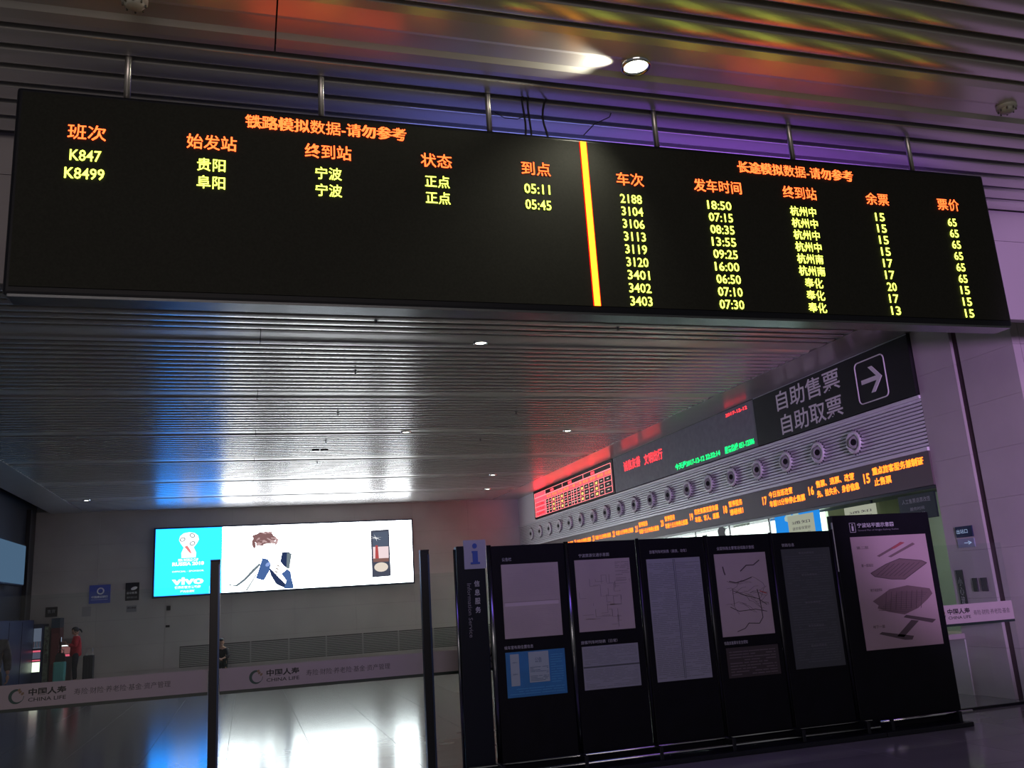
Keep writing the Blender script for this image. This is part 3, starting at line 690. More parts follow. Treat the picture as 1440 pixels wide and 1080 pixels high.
def panel(x0, x1, z0, z1, lab, show=True):
    t = thing('glass_panel', lab, 'glass panel', ((x0 + x1) / 2, FY, .03), 'glass panels of the fence')
    bmlink('glass', B(x0, x1, FY - .006, FY + .006, .03, 2.0), FENCEG, t)
    bmlink('film_band', B(x0, x1, FY - .0095, FY - .0065, z0, z1), FILM, t)
    bmlink('dark_stripe', B(x0, x1, FY - .010, FY - .0065, z0 - .03, z0), mat('dark_green_stripe', (.006, .02, .016), .4), t)
    bmlink('floor_channel', B(x0, x1, FY - .02, FY + .02, 0, .03), DARKM, t)
    if not show: return
    zc = (z0 + z1) / 2; s = (z1 - z0) / .2; xo_ = x0 + .34 if x0 < 8 else x0 + .12
    bm = bmesh.new(); P = []
    for i in range(27):
        a = math.radians(60 + 300 * i / 26); P.append((a, .062 * s, .062 * s - (.004 + .022 * math.sin(PI * min(1, (i + 3) / 26))) * s))
    pts = [(xo_ + r * math.cos(a), zc + r * math.sin(a)) for a, r, _ in P] + [(xo_ + q * math.cos(a), zc + q * math.sin(a)) for a, _, q in reversed(P)]
    poly(bm, pts, 'front', 0, FY - .0115, FY - .0095); bmlink('ring_emblem', bm, mat('emblem_green', (.012, .055, .045), .5), t)
    bm = bmesh.new()
    for kx, kz in ((.03, .035), (.048, .02), (.02, .052)): poly(bm, ell(xo_ + kx * s, zc + kz * s, .015 * s, .010 * s, 8, .8), 'front', 0, FY - .0125, FY - .0095)
    bmlink('emblem_leaf', bm, mat('emblem_bronze', (.2, .13, .07), .5), t)
    text('name_lettering', '中国人寿', (xo_ + .245 * s, FY - .0105, zc + .028 * s), .30 * s, .062 * s, 'front', mat('letter_black', (.012, .014, .016), .5), t, .03)
    text('name_lettering', 'CHINA LIFE', (xo_ + .245 * s, FY - .0105, zc - .036 * s), .30 * s, .032 * s, 'front', mat('letter_black'), t, .01)
    sv, cx_, wx = ('寿险·财险·养老险·基金·资产管理', .86, .80) if x0 < 8 else ('寿险·财险·养老险·基金', .69, .50)
    text('service_lettering', sv, (xo_ + cx_ * s, FY - .0105, zc), wx * s, .055 * s, 'front', mat('letter_grey', (.07, .065, .07), .5), t)
xs = posts + [9.58]
panel(-2.355, -.355, .995, 1.205, 'glass fence panel with insurance film left of the leftmost visible post')
panel(-.245, 1.76, .99, 1.20, 'glass fence panel with insurance film between the two visible posts')
panel(1.87, 3.875, .99, 1.20, 'glass fence panel starting left of the information pillar')
panel(3.985, 5.985, .99, 1.20, 'glass fence panel hidden behind the middle of the stand', False)
panel(6.095, 8.095, .99, 1.20, 'glass fence panel behind the tall plan board', False)
panel(8.205, 9.46, 1.03, 1.26, 'glass fence panel meeting the stone wall at right')

# ------------------------------------------------------------------ information stand
SYF = 8.80
st = thing('information_stand', 'long black information stand with five poster panels, blue i pillar and chrome poles', 'information stand', (4.3, SYF, 0))
bmlink('base', B(2.0, 6.55, 8.55, 9.05, 0, .05, bev=.008), DARKM, st)
for y in (8.62, 8.98): bmlink('base_rail', cyl(bmesh.new(), (2.02, y, .10), (6.53, y, .10), .016, 12), CHROME, st, True)
bmlink('base_rail', cyl(bmesh.new(), (2.02, 8.74, .155), (6.53, 8.74, .155), .014, 12), CHROME, st, True)
for x in (2.32, 3.155, 3.95, 4.76, 5.58, 6.38):
    bmlink('rail_bracket', B(x - .02, x + .02, 8.60, 9.0, .04, .17, bev=.004), DARKM, st)
pil = bmlink('icon_pillar', B(2.01, 2.305, SYF, SYF + .12, .13, 2.23, bev=.012), mat('navy_black', (.006, .008, .014), .35, spec=.15), st)
bmlink('icon_plate', B(2.085, 2.312, SYF - .012, SYF, 2.0, 2.285), mat('icon_plate_grey', (.30, .31, .38), .35), pil)
BLU = mat('icon_blue', (.012, .06, .32), .4)
bm = bmesh.new(); poly(bm, ell(2.197, 2.225, .024, .026, 16), 'front', 0, SYF - .02, SYF - .012)
poly(bm, [(2.165, 2.175), (2.225, 2.175), (2.225, 2.065), (2.245, 2.065), (2.245, 2.045), (2.150, 2.045), (2.150, 2.065), (2.172, 2.065), (2.172, 2.155), (2.165, 2.155)], 'front', 0, SYF - .02, SYF - .012)
bmlink('letter_i', bm, BLU, pil)
for i, ch in enumerate('信息服务'): text('pillar_lettering', ch, (2.205, SYF - .002, 1.855 - .085 * i), .055, .06, 'front', GREYT, pil, .01)
me = textmesh('Information Service', (0, 0, 0), .52, .042, 'front', .005)
me.transform(Matrix.Translation((2.125, SYF - .002, 1.60)) @ Matrix.Rotation(PI / 2, 4, 'Y')); link2('pillar_lettering', me, [mat('dim_lettering', (.15, .15, .17))], pil)
bmlink('edge_pole', cyl(bmesh.new(), (1.995, SYF + .02, .13), (1.995, SYF + .02, 2.2), .014, 12), DCHROME, st, True)
px = [2.345, 3.175, 3.98, 4.785, 5.60, 6.40]
for i, x in enumerate(px):
    r = .026 if i < 2 else .02
    bmlink('chrome_pole', cyl(bmesh.new(), (x, SYF + .0, .16), (x, SYF + .0, 2.225), r, 16), DCHROME if i < 2 else mat('gunmetal', (.045, .047, .055), .35, .9), st, True)
    bmlink('pole_foot', cyl(bmesh.new(), (x, SYF, .05), (x, SYF, .16), .02, 12), DARKM, st, True)
def lines(rects, m, name, parent, ythk=.0022, y=SYF - .012):
    bm = bmesh.new()
    for x0, x1, z0, z1 in rects: box(bm, x0, x1, y - ythk, y, z0, z1)
    return bmlink(name, bm, m, parent)
def textrows(x0, x1, z0, z1, n, seed, fillr=.45, gaps=True):
    rnd = random.Random(seed); out = []
    for i in range(n):
        z = z1 - (z1 - z0) * (i + .5) / n; h = (z1 - z0) / n * fillr / 2; x = x0
        while x < x1 - .01:
            w_ = rnd.uniform(.03, .16); e = min(x1, x + w_)
            if rnd.random() < .85: out.append((x, e, z - h, z + h))
            x = e + rnd.uniform(.006, .02)
    return out
def segs(pts, w_=.003):
    """thin printed strokes as rotated quads"""
    out = []
    for (x0, z0), (x1, z1) in zip(pts, pts[1:]):
        d = Vector((x1 - x0, z1 - z0)); L = d.length
        if L < 1e-4: continue
        nrm = Vector((-d.y, d.x)) / L * w_ / 2
        out.append([(x0 + nrm.x, z0 + nrm.y), (x1 + nrm.x, z1 + nrm.y), (x1 - nrm.x, z1 - nrm.y), (x0 - nrm.x, z0 - nrm.y)])
    return out
def strokes(polys, m, name, parent, y=SYF - .012):
    bm = bmesh.new()
    for P in polys: poly(bm, P, 'front', 0, y - .002, y)
    return bmlink(name, bm, m, parent)
def pboard(i, cap, capw):
    x0, x1 = px[i] + .022, px[i + 1] - .022
    p_ = bmlink('poster_board', B(x0, x1, SYF - .005, SYF + .04, .055, 2.215, bev=.006), BLK, st)
    text('caption', cap, (x0 + .11 + capw / 2, SYF - .007, 2.075), capw, .036, 'front', GREYT, p_)
    return p_
def sheet(p_, x0, x1, z0, z1, m, name='poster'):
    return bmlink(name, B(x0, x1, SYF - .012, SYF - .005, z0, z1), m, p_)
p1 = pboard(0, '公告栏', .10); sheet(p1, 2.462, 3.07, 1.30, 2.025, PAPER)
lines([(2.47, 3.06, 1.648, 1.652)], INKG, 'print', p1)
lines([(2.48, 3.05, 1.61, 1.645)], mat('pale_tape', (.5, .42, .46), .2), 'tape_strip', p1)
lines(textrows(2.52, 3.02, 1.33, 1.58, 14, 1, .2), mat('faint_ink', (.33, .28, .30)), 'print', p1)
lines(textrows(2.52, 3.02, 1.70, 1.98, 14, 2, .2), mat('faint_ink'), 'print', p1)
text('caption', '候车室布局位置信息', (2.60, SYF - .007, 1.215), .30, .034, 'front', GREYT, p1)
sheet(p1, 2.455, 3.075, .742, 1.17, mat('blue_poster', (.02, .16, .36), .35, noise=.1, nscale=6))
sheet(p1, 2.50, 2.59, .85, 1.15, mat('pale_blue_slip', (.30, .38, .40), .5), 'inset_sheet').location.y -= .003
o = sheet(p1, 2.69, 2.90, .87, 1.16, mat('pale_blue_slip'), 'inset_sheet'); o.location.y -= .003
lines(textrows(2.70, 2.89, .88, 1.02, 10, 5, .3), mat('blue_ink', (.05, .10, .16)), 'print', p1, .002, SYF - .0155)
text('print', '公告', (2.79, SYF - .017, 1.08), .07, .05, 'front', mat('blue_ink'), p1)
for z_ in (1.07, .96): text('print', '温馨提示', (2.545, SYF - .017, z_), .05, .012, 'front', mat('blue_ink'), p1)
lines(textrows(2.48, 3.05, .76, .83, 3, 8, .3), mat('blue_mid', (.05, .26, .48)), 'print', p1)
lines(textrows(2.92, 3.05, .85, 1.13, 12, 9, .3), mat('blue_mid'), 'print', p1)
p2 = pboard(1, '宁波旅游交通示意图', .34); sheet(p2, 3.253, 3.871, 1.31, 2.03, PAPER)
rnd = random.Random(4); ps = []
for k_ in range(26):
    x, z_ = rnd.uniform(3.33, 3.75), rnd.uniform(1.38, 1.88); P = [(x, z_)]
    for q in range(rnd.randint(2, 4)):
        if rnd.random() < .5: x = min(3.84, max(3.28, x + rnd.uniform(-.12, .14)))
        else: z_ = min(1.95, max(1.34, z_ + rnd.uniform(-.12, .1)))
        P.append((x, z_))
    ps += segs(P, .0035)
strokes(ps, INKG, 'map_print', p2); lines(textrows(3.70, 3.86, 1.78, 2.0, 12, 3, .3), INKG, 'print', p2)
text('caption', '旅客列车时刻表（日常）', (3.46, SYF - .007, 1.205), .40, .034, 'front', GREYT, p2)
sheet(p2, 3.262, 3.88, .745, 1.165, PAPERG); lines([(3.265, 3.878, .955, .97)], mat('grey_line', (.06, .07, .08)), 'print', p2)
lines(textrows(3.28, 3.86, .76, .94, 12, 11, .25), mat('faint_grey_ink', (.16, .17, .19)), 'print', p2); lines(textrows(3.28, 3.86, .985, 1.15, 11, 12, .25), mat('faint_grey_ink'), 'print', p2)
p3 = pboard(2, '旅客列车时刻表（高铁、动车）', .44); sheet(p3, 4.065, 4.695, .755, 2.0, PAPERG)
lines([(4.374, 4.380, .77, 1.99), (4.392, 4.396, .77, 1.99)], mat('grey_line'), 'print', p3)
lines(textrows(4.08, 4.37, .78, 1.96, 62, 21, .3), mat('faint_grey_ink'), 'print', p3); lines(textrows(4.40, 4.685, .78, 1.96, 62, 22, .3), mat('faint_grey_ink'), 'print', p3)
p4 = pboard(3, '全国铁路主要客运线路示意图', .46); sheet(p4, 4.871, 5.505, 1.145, 2.015, PAPER)
rnd = random.Random(9); ps = []
for k_ in range(24):
    x, z_ = rnd.uniform(4.95, 5.35), rnd.uniform(1.45, 1.80); P = [(x, z_)]
    a = rnd.uniform(-.5, .5)
    for q in range(4): x += .05 * math.cos(a); z_ += .05 * math.sin(a); a += rnd.uniform(-.6, .6); P.append((min(x, 5.47), z_))
    ps += segs(P, .0022)
ps += segs([(5.35, 1.62), (5.37, 1.5), (5.38, 1.32), (5.33, 1.26), (5.2, 1.27), (5.15, 1.22), (5.05, 1.19)], .008) + segs([(5.17, 1.82), (5.25, 1.88), (5.34, 1.88), (5.42, 1.93)], .012) + segs([(4.96, 1.88), (4.97, 1.82), (4.98, 1.79)], .014) + segs([(5.0, 1.45), (5.1, 1.40), (5.3, 1.41), (5.44, 1.38)], .007)
ps += segs([(5.02, 1.72), (5.1, 1.70), (5.2, 1.72), (5.3, 1.75)], .01) + segs([(5.05, 1.62), (5.2, 1.56), (5.35, 1.52), (5.45, 1.45)], .006) + segs([(5.05, 1.46), (5.05, 1.64)], .005)
strokes(ps, INK, 'map_print', p4)
strokes(segs([(5.38, 1.60), (5.46, 1.57)], .01), mat('red_ink', (.4, .05, .05)), 'map_print', p4)
text('caption', '铁路旅客乘车安全须知', (5.02, SYF - .007, 1.08), .28, .036, 'front', GREYT, p4)
sheet(p4, 4.888, 5.518, .724, 1.03, mat('dark_maroon_sheet', (.035, .025, .03), .4)); lines(textrows(4.92, 5.48, .74, 1.0, 9, 31, .3), mat('dim_pink_ink', (.12, .10, .11)), 'print', p4)
p5 = pboard(4, '铁路信息', .16); sheet(p5, 5.71, 6.34, .748, 2.03, mat('dark_teal_sheet', (.045, .052, .058), .3))
lines(textrows(5.75, 6.30, .80, 1.96, 44, 41, .25), mat('dim_teal_ink', (.075, .085, .095)), 'print', p5)
for z_ in (1.98, 1.74, 1.44, 1.19, .98): text('print', '客运杂费规定', (6.03, SYF - .015, z_), .2, .022, 'front', mat('dim_lettering'), p5)

# tall plan board
tb = thing('floor_plan_board', 'tall black board with exploded station floor plan, right end of the stand', 'information board', (7.1, SYF, 0))
bmlink('board', B(6.42, 7.765, SYF - .02, SYF + .07, .055, 2.378, bev=.008), BLK, tb)
bmlink('base', B(6.56, 7.70, 8.55, 9.05, 0, .05, bev=.008), DARKM, tb)
bmlink('base_rail', cyl(bmesh.new(), (6.57, 8.66, .145), (7.80, 8.66, .145), .017, 12), CHROME, tb, True)
for x in (6.7, 7.6): bmlink('rail_bracket', B(x - .02, x + .02, 8.62, 9.0, .04, .16), DARKM, tb)
bmlink('edge_trim', B(6.41, 6.42, SYF - .025, SYF - .005, 1.75, 2.30), mat('bright_trim', (.6, .62, .62), .25, .6), tb)
y_ = SYF - .022
fr_ = [[(6.645, 2.18), (6.72, 2.18), (6.72, 2.285), (6.645, 2.285)]]
strokes(segs(fr_[0] + [fr_[0][0]], .005), GREYT, 'icon_frame', tb, y_)
strokes([[(6.67, 2.195), (6.695, 2.195), (6.695, 2.25), (6.67, 2.25)], ell(6.683, 2.265, .009, .009, 10)], GREYT, 'icon_letter', tb, y_)
text('board_lettering', '宁波站平面示意图', (7.0, y_ - .002, 2.255), .50, .052, 'front', GREYT, tb, .01)
text('board_lettering', 'General Plan of Ningbo Railway Station', (7.03, y_ - .002, 2.195), .56, .024, 'front', mat('dim_lettering'), tb)
bmlink('plan_sheet', B(6.625, 7.67, y_ - .006, y_, .875, 2.125), mat('plan_paper', (.33, .25, .27), .35, noise=.06, nscale=2), tb)
ys_ = y_ - .006
PL = mat('plan_dark', (.07, .05, .055), .6); PL2 = mat('plan_mid', (.12, .08, .085), .6); PR = mat('plan_red', (.25, .05, .06), .6)
# platforms level
strokes([[(6.95, 1.90), (6.98, 1.885), (7.34, 2.03), (7.31, 2.045)], [(7.10, 1.885), (7.14, 1.875), (7.50, 2.01), (7.47, 2.03)]], PL2, 'plan_print', tb, ys_)
strokes([[(7.15, 1.975), (7.2, 1.97), (7.36, 2.035), (7.30, 2.045)]], PR, 'plan_print', tb, ys_ - .002)
P1 = [(6.83, 1.71), (7.05, 1.80), (7.25, 1.855), (7.55, 1.82), (7.62, 1.79), (7.58, 1.77), (7.40, 1.68), (7.28, 1.62), (7.10, 1.63), (6.88, 1.67)]
P2 = [(6.80, 1.40), (6.95, 1.47), (7.05, 1.52), (7.3, 1.55), (7.6, 1.50), (7.63, 1.44), (7.55, 1.38), (7.40, 1.29), (7.30, 1.26), (7.2, 1.23), (7.0, 1.27), (6.85, 1.32), (6.87, 1.35)]
strokes([P1], PL2, 'plan_print', tb, ys_); strokes([P2], PL2, 'plan_print', tb, ys_)
q = []
for k_ in range(11): q += segs([(6.86 + .03 * k_, 1.30 + .018 * k_), (7.26 + .03 * k_, 1.255 + .02 * k_)], .006)
for k_ in range(8): q += segs([(6.95 + .07 * k_, 1.29 - .0 * k_), (7.0 + .07 * k_, 1.49)], .004)
strokes(q, PL, 'plan_print', tb, ys_ - .003)
q = []
for k_ in range(7): q += segs([(6.90 + .06 * k_, 1.68 - .004 * k_), (7.1 + .07 * k_, 1.80)], .006)
q += segs(P1 + [P1[0]], .008)
strokes(q, PL, 'plan_print', tb, ys_ - .003)
strokes([[(7.18, 1.20), (7.22, 1.225), (7.62, 1.15), (7.56, 1.115)], [(7.28, 1.165), (7.38, 1.15), (7.14, .985), (7.05, 1.0)], [(6.82, 1.04), (6.86, 1.06), (7.28, .99), (7.25, .95), (7.15, .955)]], PL, 'plan_print', tb, ys_)
for s, x, z_ in (('第二层', 6.77, 2.0), ('第一层站台', 6.80, 1.80), ('地下夹层停车', 6.87, 1.52), ('地下一层', 6.83, 1.12)): text('plan_lettering', s, (x, ys_ - .003, z_), .16, .035, 'front', INK, tb)

# ------------------------------------------------------------------ vending corner at far left
t = thing('vending_kiosk', 'navy blue vending kiosk block along the dark left wall', 'kiosk', (-6.27, 27.5, 0))
bmlink('cabinet', B(XL + .13, -6.12, 23.0, 30.5, .05, 1.93, bev=.01), NAVY, t); bmlink('plinth', B(XL + .13, -6.14, 23.02, 30.48, 0, .05), DARKM, t)
for y in (24.5, 26, 27.5, 29): bmlink('door_joint', B(-6.121, -6.112, y, y + .02, .1, 1.88), DARKM, t)
def shelf_glow(t, x0, x1, y, rows_):
    for z0, z1, m in rows_: bmlink('lit_shelf', B(x0, x1, y - .006, y, z0, z1), m, t)
t = thing('vending_machine', 'drinks vending machine with pink shelves and bright white flap, far left', 'vending machine', (-6.03, 30.95, 0))
bmlink('cabinet', B(-6.18, -5.88, 30.55, 31.4, .03, 1.8, bev=.01), NAVY, t); bmlink('base', B(-6.16, -5.9, 30.6, 31.35, 0, .03), DARKM, t)
shelf_glow(t, -6.12, -5.91, 30.55, ((1.1, 1.68, emit('dim_grey_shelf', (.12, .14, .2), .8)), (.99, 1.04, emit('pink_shelf', (.8, .12, .2), 1)), (.80, .98, emit('dim_grey_shelf2', (.10, .10, .15), .8)), (.73, .77, emit('pink_shelf', (.8, .12, .2), 1)), (.42, .70, emit('lit_flap', (.8, .9, .7), 1.6))))
for i in range(5): bmlink('bottle_row', cyl(bmesh.new(), (-6.10 + .042 * i, 30.54, 1.12), (-6.10 + .042 * i, 30.54, 1.3), .014, 8), mat('bottle_colour_%d' % (i % 2), ((.3, .1, .1), (.1, .2, .3))[i % 2], .3), t)
t = thing('rollup_banner', 'narrow green and white roll-up banner between two vending machines', 'banner', (-5.79, 30.7, 0))
bmlink('cloth', B(-5.86, -5.72, 30.69, 30.70, .06, 1.72), mat('banner_cloth', (.16, .19, .15), .7, noise=.6, nscale=9), t); bmlink('foot', B(-5.88, -5.70, 30.6, 30.8, 0, .06, bev=.01), DCHROME, t)
text('banner_lettering', '大\n健\n康\n饮\n品', (-5.79, 30.688, 1.0), .09, .7, 'front', INK, t, .02)
t = thing('vending_machine', 'dark red vending machine right of the roll-up banner', 'vending machine', (-5.58, 31.1, 0))
bmlink('cabinet', B(-5.70, -5.46, 30.8, 31.45, .03, 1.66, bev=.01), mat('dark_red_paint', (.10, .012, .02), .4), t); bmlink('base', B(-5.68, -5.48, 30.85, 31.4, 0, .03), DARKM, t)
bmlink('front_panel', B(-5.67, -5.49, 30.79, 30.8, .6, 1.5), mat('dull_red_panel', (.16, .03, .035), .4), t)
bmlink('header', B(-5.70, -5.46, 30.78, 31.4, 1.66, 1.95), mat('teal_header', (.015, .04, .08), .4), t)
t = thing('vending_machine', 'grey snack machine with two small white lights left of red coat', 'vending machine', (-5.28, 31.15, 0))
bmlink('cabinet', B(-5.43, -5.1, 30.9, 31.45, .03, 1.32, bev=.01), mat('grey_cabinet', (.16, .13, .13), .4), t); bmlink('base', B(-5.41, -5.12, 30.95, 31.4, 0, .03), DARKM, t)
shelf_glow(t, -5.40, -5.14, 30.9, ((.80, .86, emit('pink_shelf', (.8, .12, .2), 1)), (1.10, 1.13, LPRINT), (.88, 1.08, emit('dim_pink_shelf', (.25, .1, .1), .8))))

# luggage
def suitcase(x0, x1, y0, y1, h, m, lab, handle, ridges=5):
    t = thing('suitcase', lab, 'suitcase', ((x0 + x1) / 2, (y0 + y1) / 2, 0))
    bmlink('shell', B(x0, x1, y0, y1, .06, h, bev=.03), m, t)
    for i in range(ridges):
        x = x0 + (x1 - x0) * (i + .8) / (ridges + .6); bmlink('shell_rib', B(x - .008, x + .008, y0 - .008, y0, .10, h - .04), m, t)
    for sx in (x0 + .04, x1 - .04):
        for sy in (y0 + .04, y1 - .04): bmlink('wheel', cyl(bmesh.new(), (sx - .012, sy, .03), (sx + .012, sy, .03), .03, 12), DARKM, t)
    xm = (x0 + x1) / 2; ym = y1 - .04
    link('pull_handle', tube([(xm - .08, ym, h - .02), (xm - .08, ym, h + handle), (xm + .08, ym, h + handle), (xm + .08, ym, h - .02)], .009, 2), CHROME, t)
    return t
suitcase(-5.45, -5.13, 30.0, 30.25, .68, mat('teal_shell', (.10, .34, .34), .35), 'teal ribbed suitcase in front of the person in red', .35)
suitcase(-4.70, -4.42, 30.3, 30.62, .80, mat('black_shell', (.012, .014, .022), .45), 'black suitcase behind the person in red', .2, 3)
t = thing('handbag', 'small black bag resting on top of the teal suitcase', 'bag', (-5.28, 30.12, .683))
bm = bmesh.new(); poly(bm, [(-5.42, .683), (-5.14, .683), (-5.16, .86), (-5.2, .93), (-5.36, .93), (-5.40, .86)], 'front', 0, 30.04, 30.16); bmlink('body', bm, mat('black_leather', (.01, .01, .012), .4), t)
link('strap', tube([(-5.36, 30.1, .92), (-5.34, 30.1, 1.02), (-5.28, 30.1, 1.05), (-5.22, 30.1, 1.02), (-5.2, 30.1, .92)], .008, 2), mat('black_leather'), t)

# ------------------------------------------------------------------ people
def skin(name, verts, edges, m, parent, sub=2, root=0):
    """verts: (x, y, z, rx, ry)"""
    me = bpy.data.meshes.new(name); me.from_pydata([Vector(v[:3]) for v in verts], edges, [])
    o = bpy.data.objects.new(name, me); C.objects.link(o)
    md = o.modifiers.new('skin', 'SKIN'); md.use_smooth_shade = True
    sd = o.modifiers.new('sub', 'SUBSURF'); sd.levels = sub; sd.render_levels = sub
    for i, v in enumerate(verts):
        s = me.skin_vertices[0].data[i]; s.radius = (v[3], v[4] if len(v) > 4 else v[3]); s.use_root = (i == root)
    dg = bpy.context.evaluated_depsgraph_get(); out = bpy.data.meshes.new_from_object(o.evaluated_get(dg))
    bpy.data.objects.remove(o)
    for p_ in out.polygons: p_.use_smooth = True
    return link(name, out, m, parent)
SKINM = mat('skin', (.45, .27, .2), .5)
def hand(parent, w_, d, up, s=1.0):
    """five fingers from the wrist w_ along d, slightly curled towards -up"""
    d = Vector(d).normalized(); up = Vector(up).normalized(); sd = d.cross(up).normalized(); w_ = Vector(w_)
    V = [(*w_, .022), (*(w_ + d * .05), .032, .018), (*(w_ + d * .085), .034, .015)]; E = [(0, 1), (1, 2)]
    skin('palm', V, E, SKINM, parent, 1)
    for i, (o_, L) in enumerate(((-.028, .062), (-.010, .075), (.010, .07), (.028, .055))):
        b0 = w_ + d * .07 + sd * o_; b1 = w_ + d * .10 + sd * o_; b2 = b1 + d * L * .5 - up * .015; b3 = b2 + d * L * .25 - up * .03
        skin('finger', [(*b0, .009), (*b1, .0088), (*b2, .008), (*b3, .007)], [(0, 1), (1, 2), (2, 3)], SKINM, parent, 1)
    b0 = w_ + d * .03 + sd * -.025; b1 = b0 + d * .025 - sd * .03; b2 = b1 + d * .035 - sd * .005
    skin('thumb', [(*b0, .011), (*b1, .010), (*b2, .008)], [(0, 1), (1, 2)], SKINM, parent, 1)
def head(parent, c, f, s=1.0, hairm=None, pony=False):
    """head centred on c looking along f"""
    c = Vector(c); f = Vector(f).normalized(); sd = f.cross(Vector((0, 0, 1))).normalized(); up = sd.cross(f).normalized()
    M = Matrix((( sd.x, f.x, up.x, c.x), (sd.y, f.y, up.y, c.y), (sd.z, f.z, up.z, c.z), (0, 0, 0, 1)))
    bm = bmesh.new(); bmesh.ops.create_uvsphere(bm, u_segments=20, v_segments=14, radius=1)
    for v in bm.verts:
        x, y, z_ = v.co; kk = 1 - .22 * max(0, -z_) * (1 if y < .3 else .7)
        v.co = Vector((x * .075 * kk, y * .095 * kk + (.008 if z_ < 0 and y > 0 else 0), z_ * .115))
    # nose, lips and chin
    for v in bm.verts:
        if v.co.y > .07 and abs(v.co.x) < .018 and -.03 < v.co.z < .02: v.co.y += .018
        if v.co.y > .06 and abs(v.co.x) < .02 and -.10 < v.co.z < -.07: v.co.y += .008
    bm.transform(M); bmlink('head', bm, SKINM, parent, True)
    bm = bmesh.new()
    for s_ in (-1, 1):
        bmesh.ops.create_uvsphere(bm, u_segments=8, v_segments=6, radius=.010, matrix=M @ Matrix.Translation((s_ * .028, .084, .012)))
    bmlink('eyes', bm, mat('eye_dark', (.02, .015, .015), .2), parent, True)
    bmlink('mouth', cyl(bmesh.new(), M @ Vector((-.02, .092, -.052)), M @ Vector((.02, .092, -.052)), .005, 8), mat('lips', (.35, .12, .1), .5), parent)
    bm = bmesh.new()
    for s_ in (-1, 1): bmesh.ops.create_uvsphere(bm, u_segments=8, v_segments=6, radius=1, matrix=M @ Matrix.Translation((s_ * .076, -.005, -.005)) @ Matrix.Diagonal((.01, .02, .03, 1)))
    bmlink('ears', bm, SKINM, parent, True)
    bm = bmesh.new(); bmesh.ops.create_uvsphere(bm, u_segments=20, v_segments=14, radius=1)
    dl = []
    for v in bm.verts:
        x, y, z_ = v.co
        if y > .35 and z_ < .45 or (z_ < -.55): dl.append(v)
        v.co = Vector((x * .086, y * .106 - .008, z_ * .122 + .012))
    bmesh.ops.delete(bm, geom=dl, context='VERTS'); bm.transform(M)
    bmlink('hair', bm, hairm or mat('black_hair', (.012, .01, .01), .6, bump=.3, nscale=40), parent, True)
    if pony:
        a, b_, c_ = M @ Vector((0, -.10, .02)), M @ Vector((0, -.14, -.05)), M @ Vector((0, -.13, -.14))
        skin('ponytail', [(*a, .02), (*b_, .03), (*c_, .015)], [(0, 1), (1, 2)], mat('black_hair'), parent, 1)
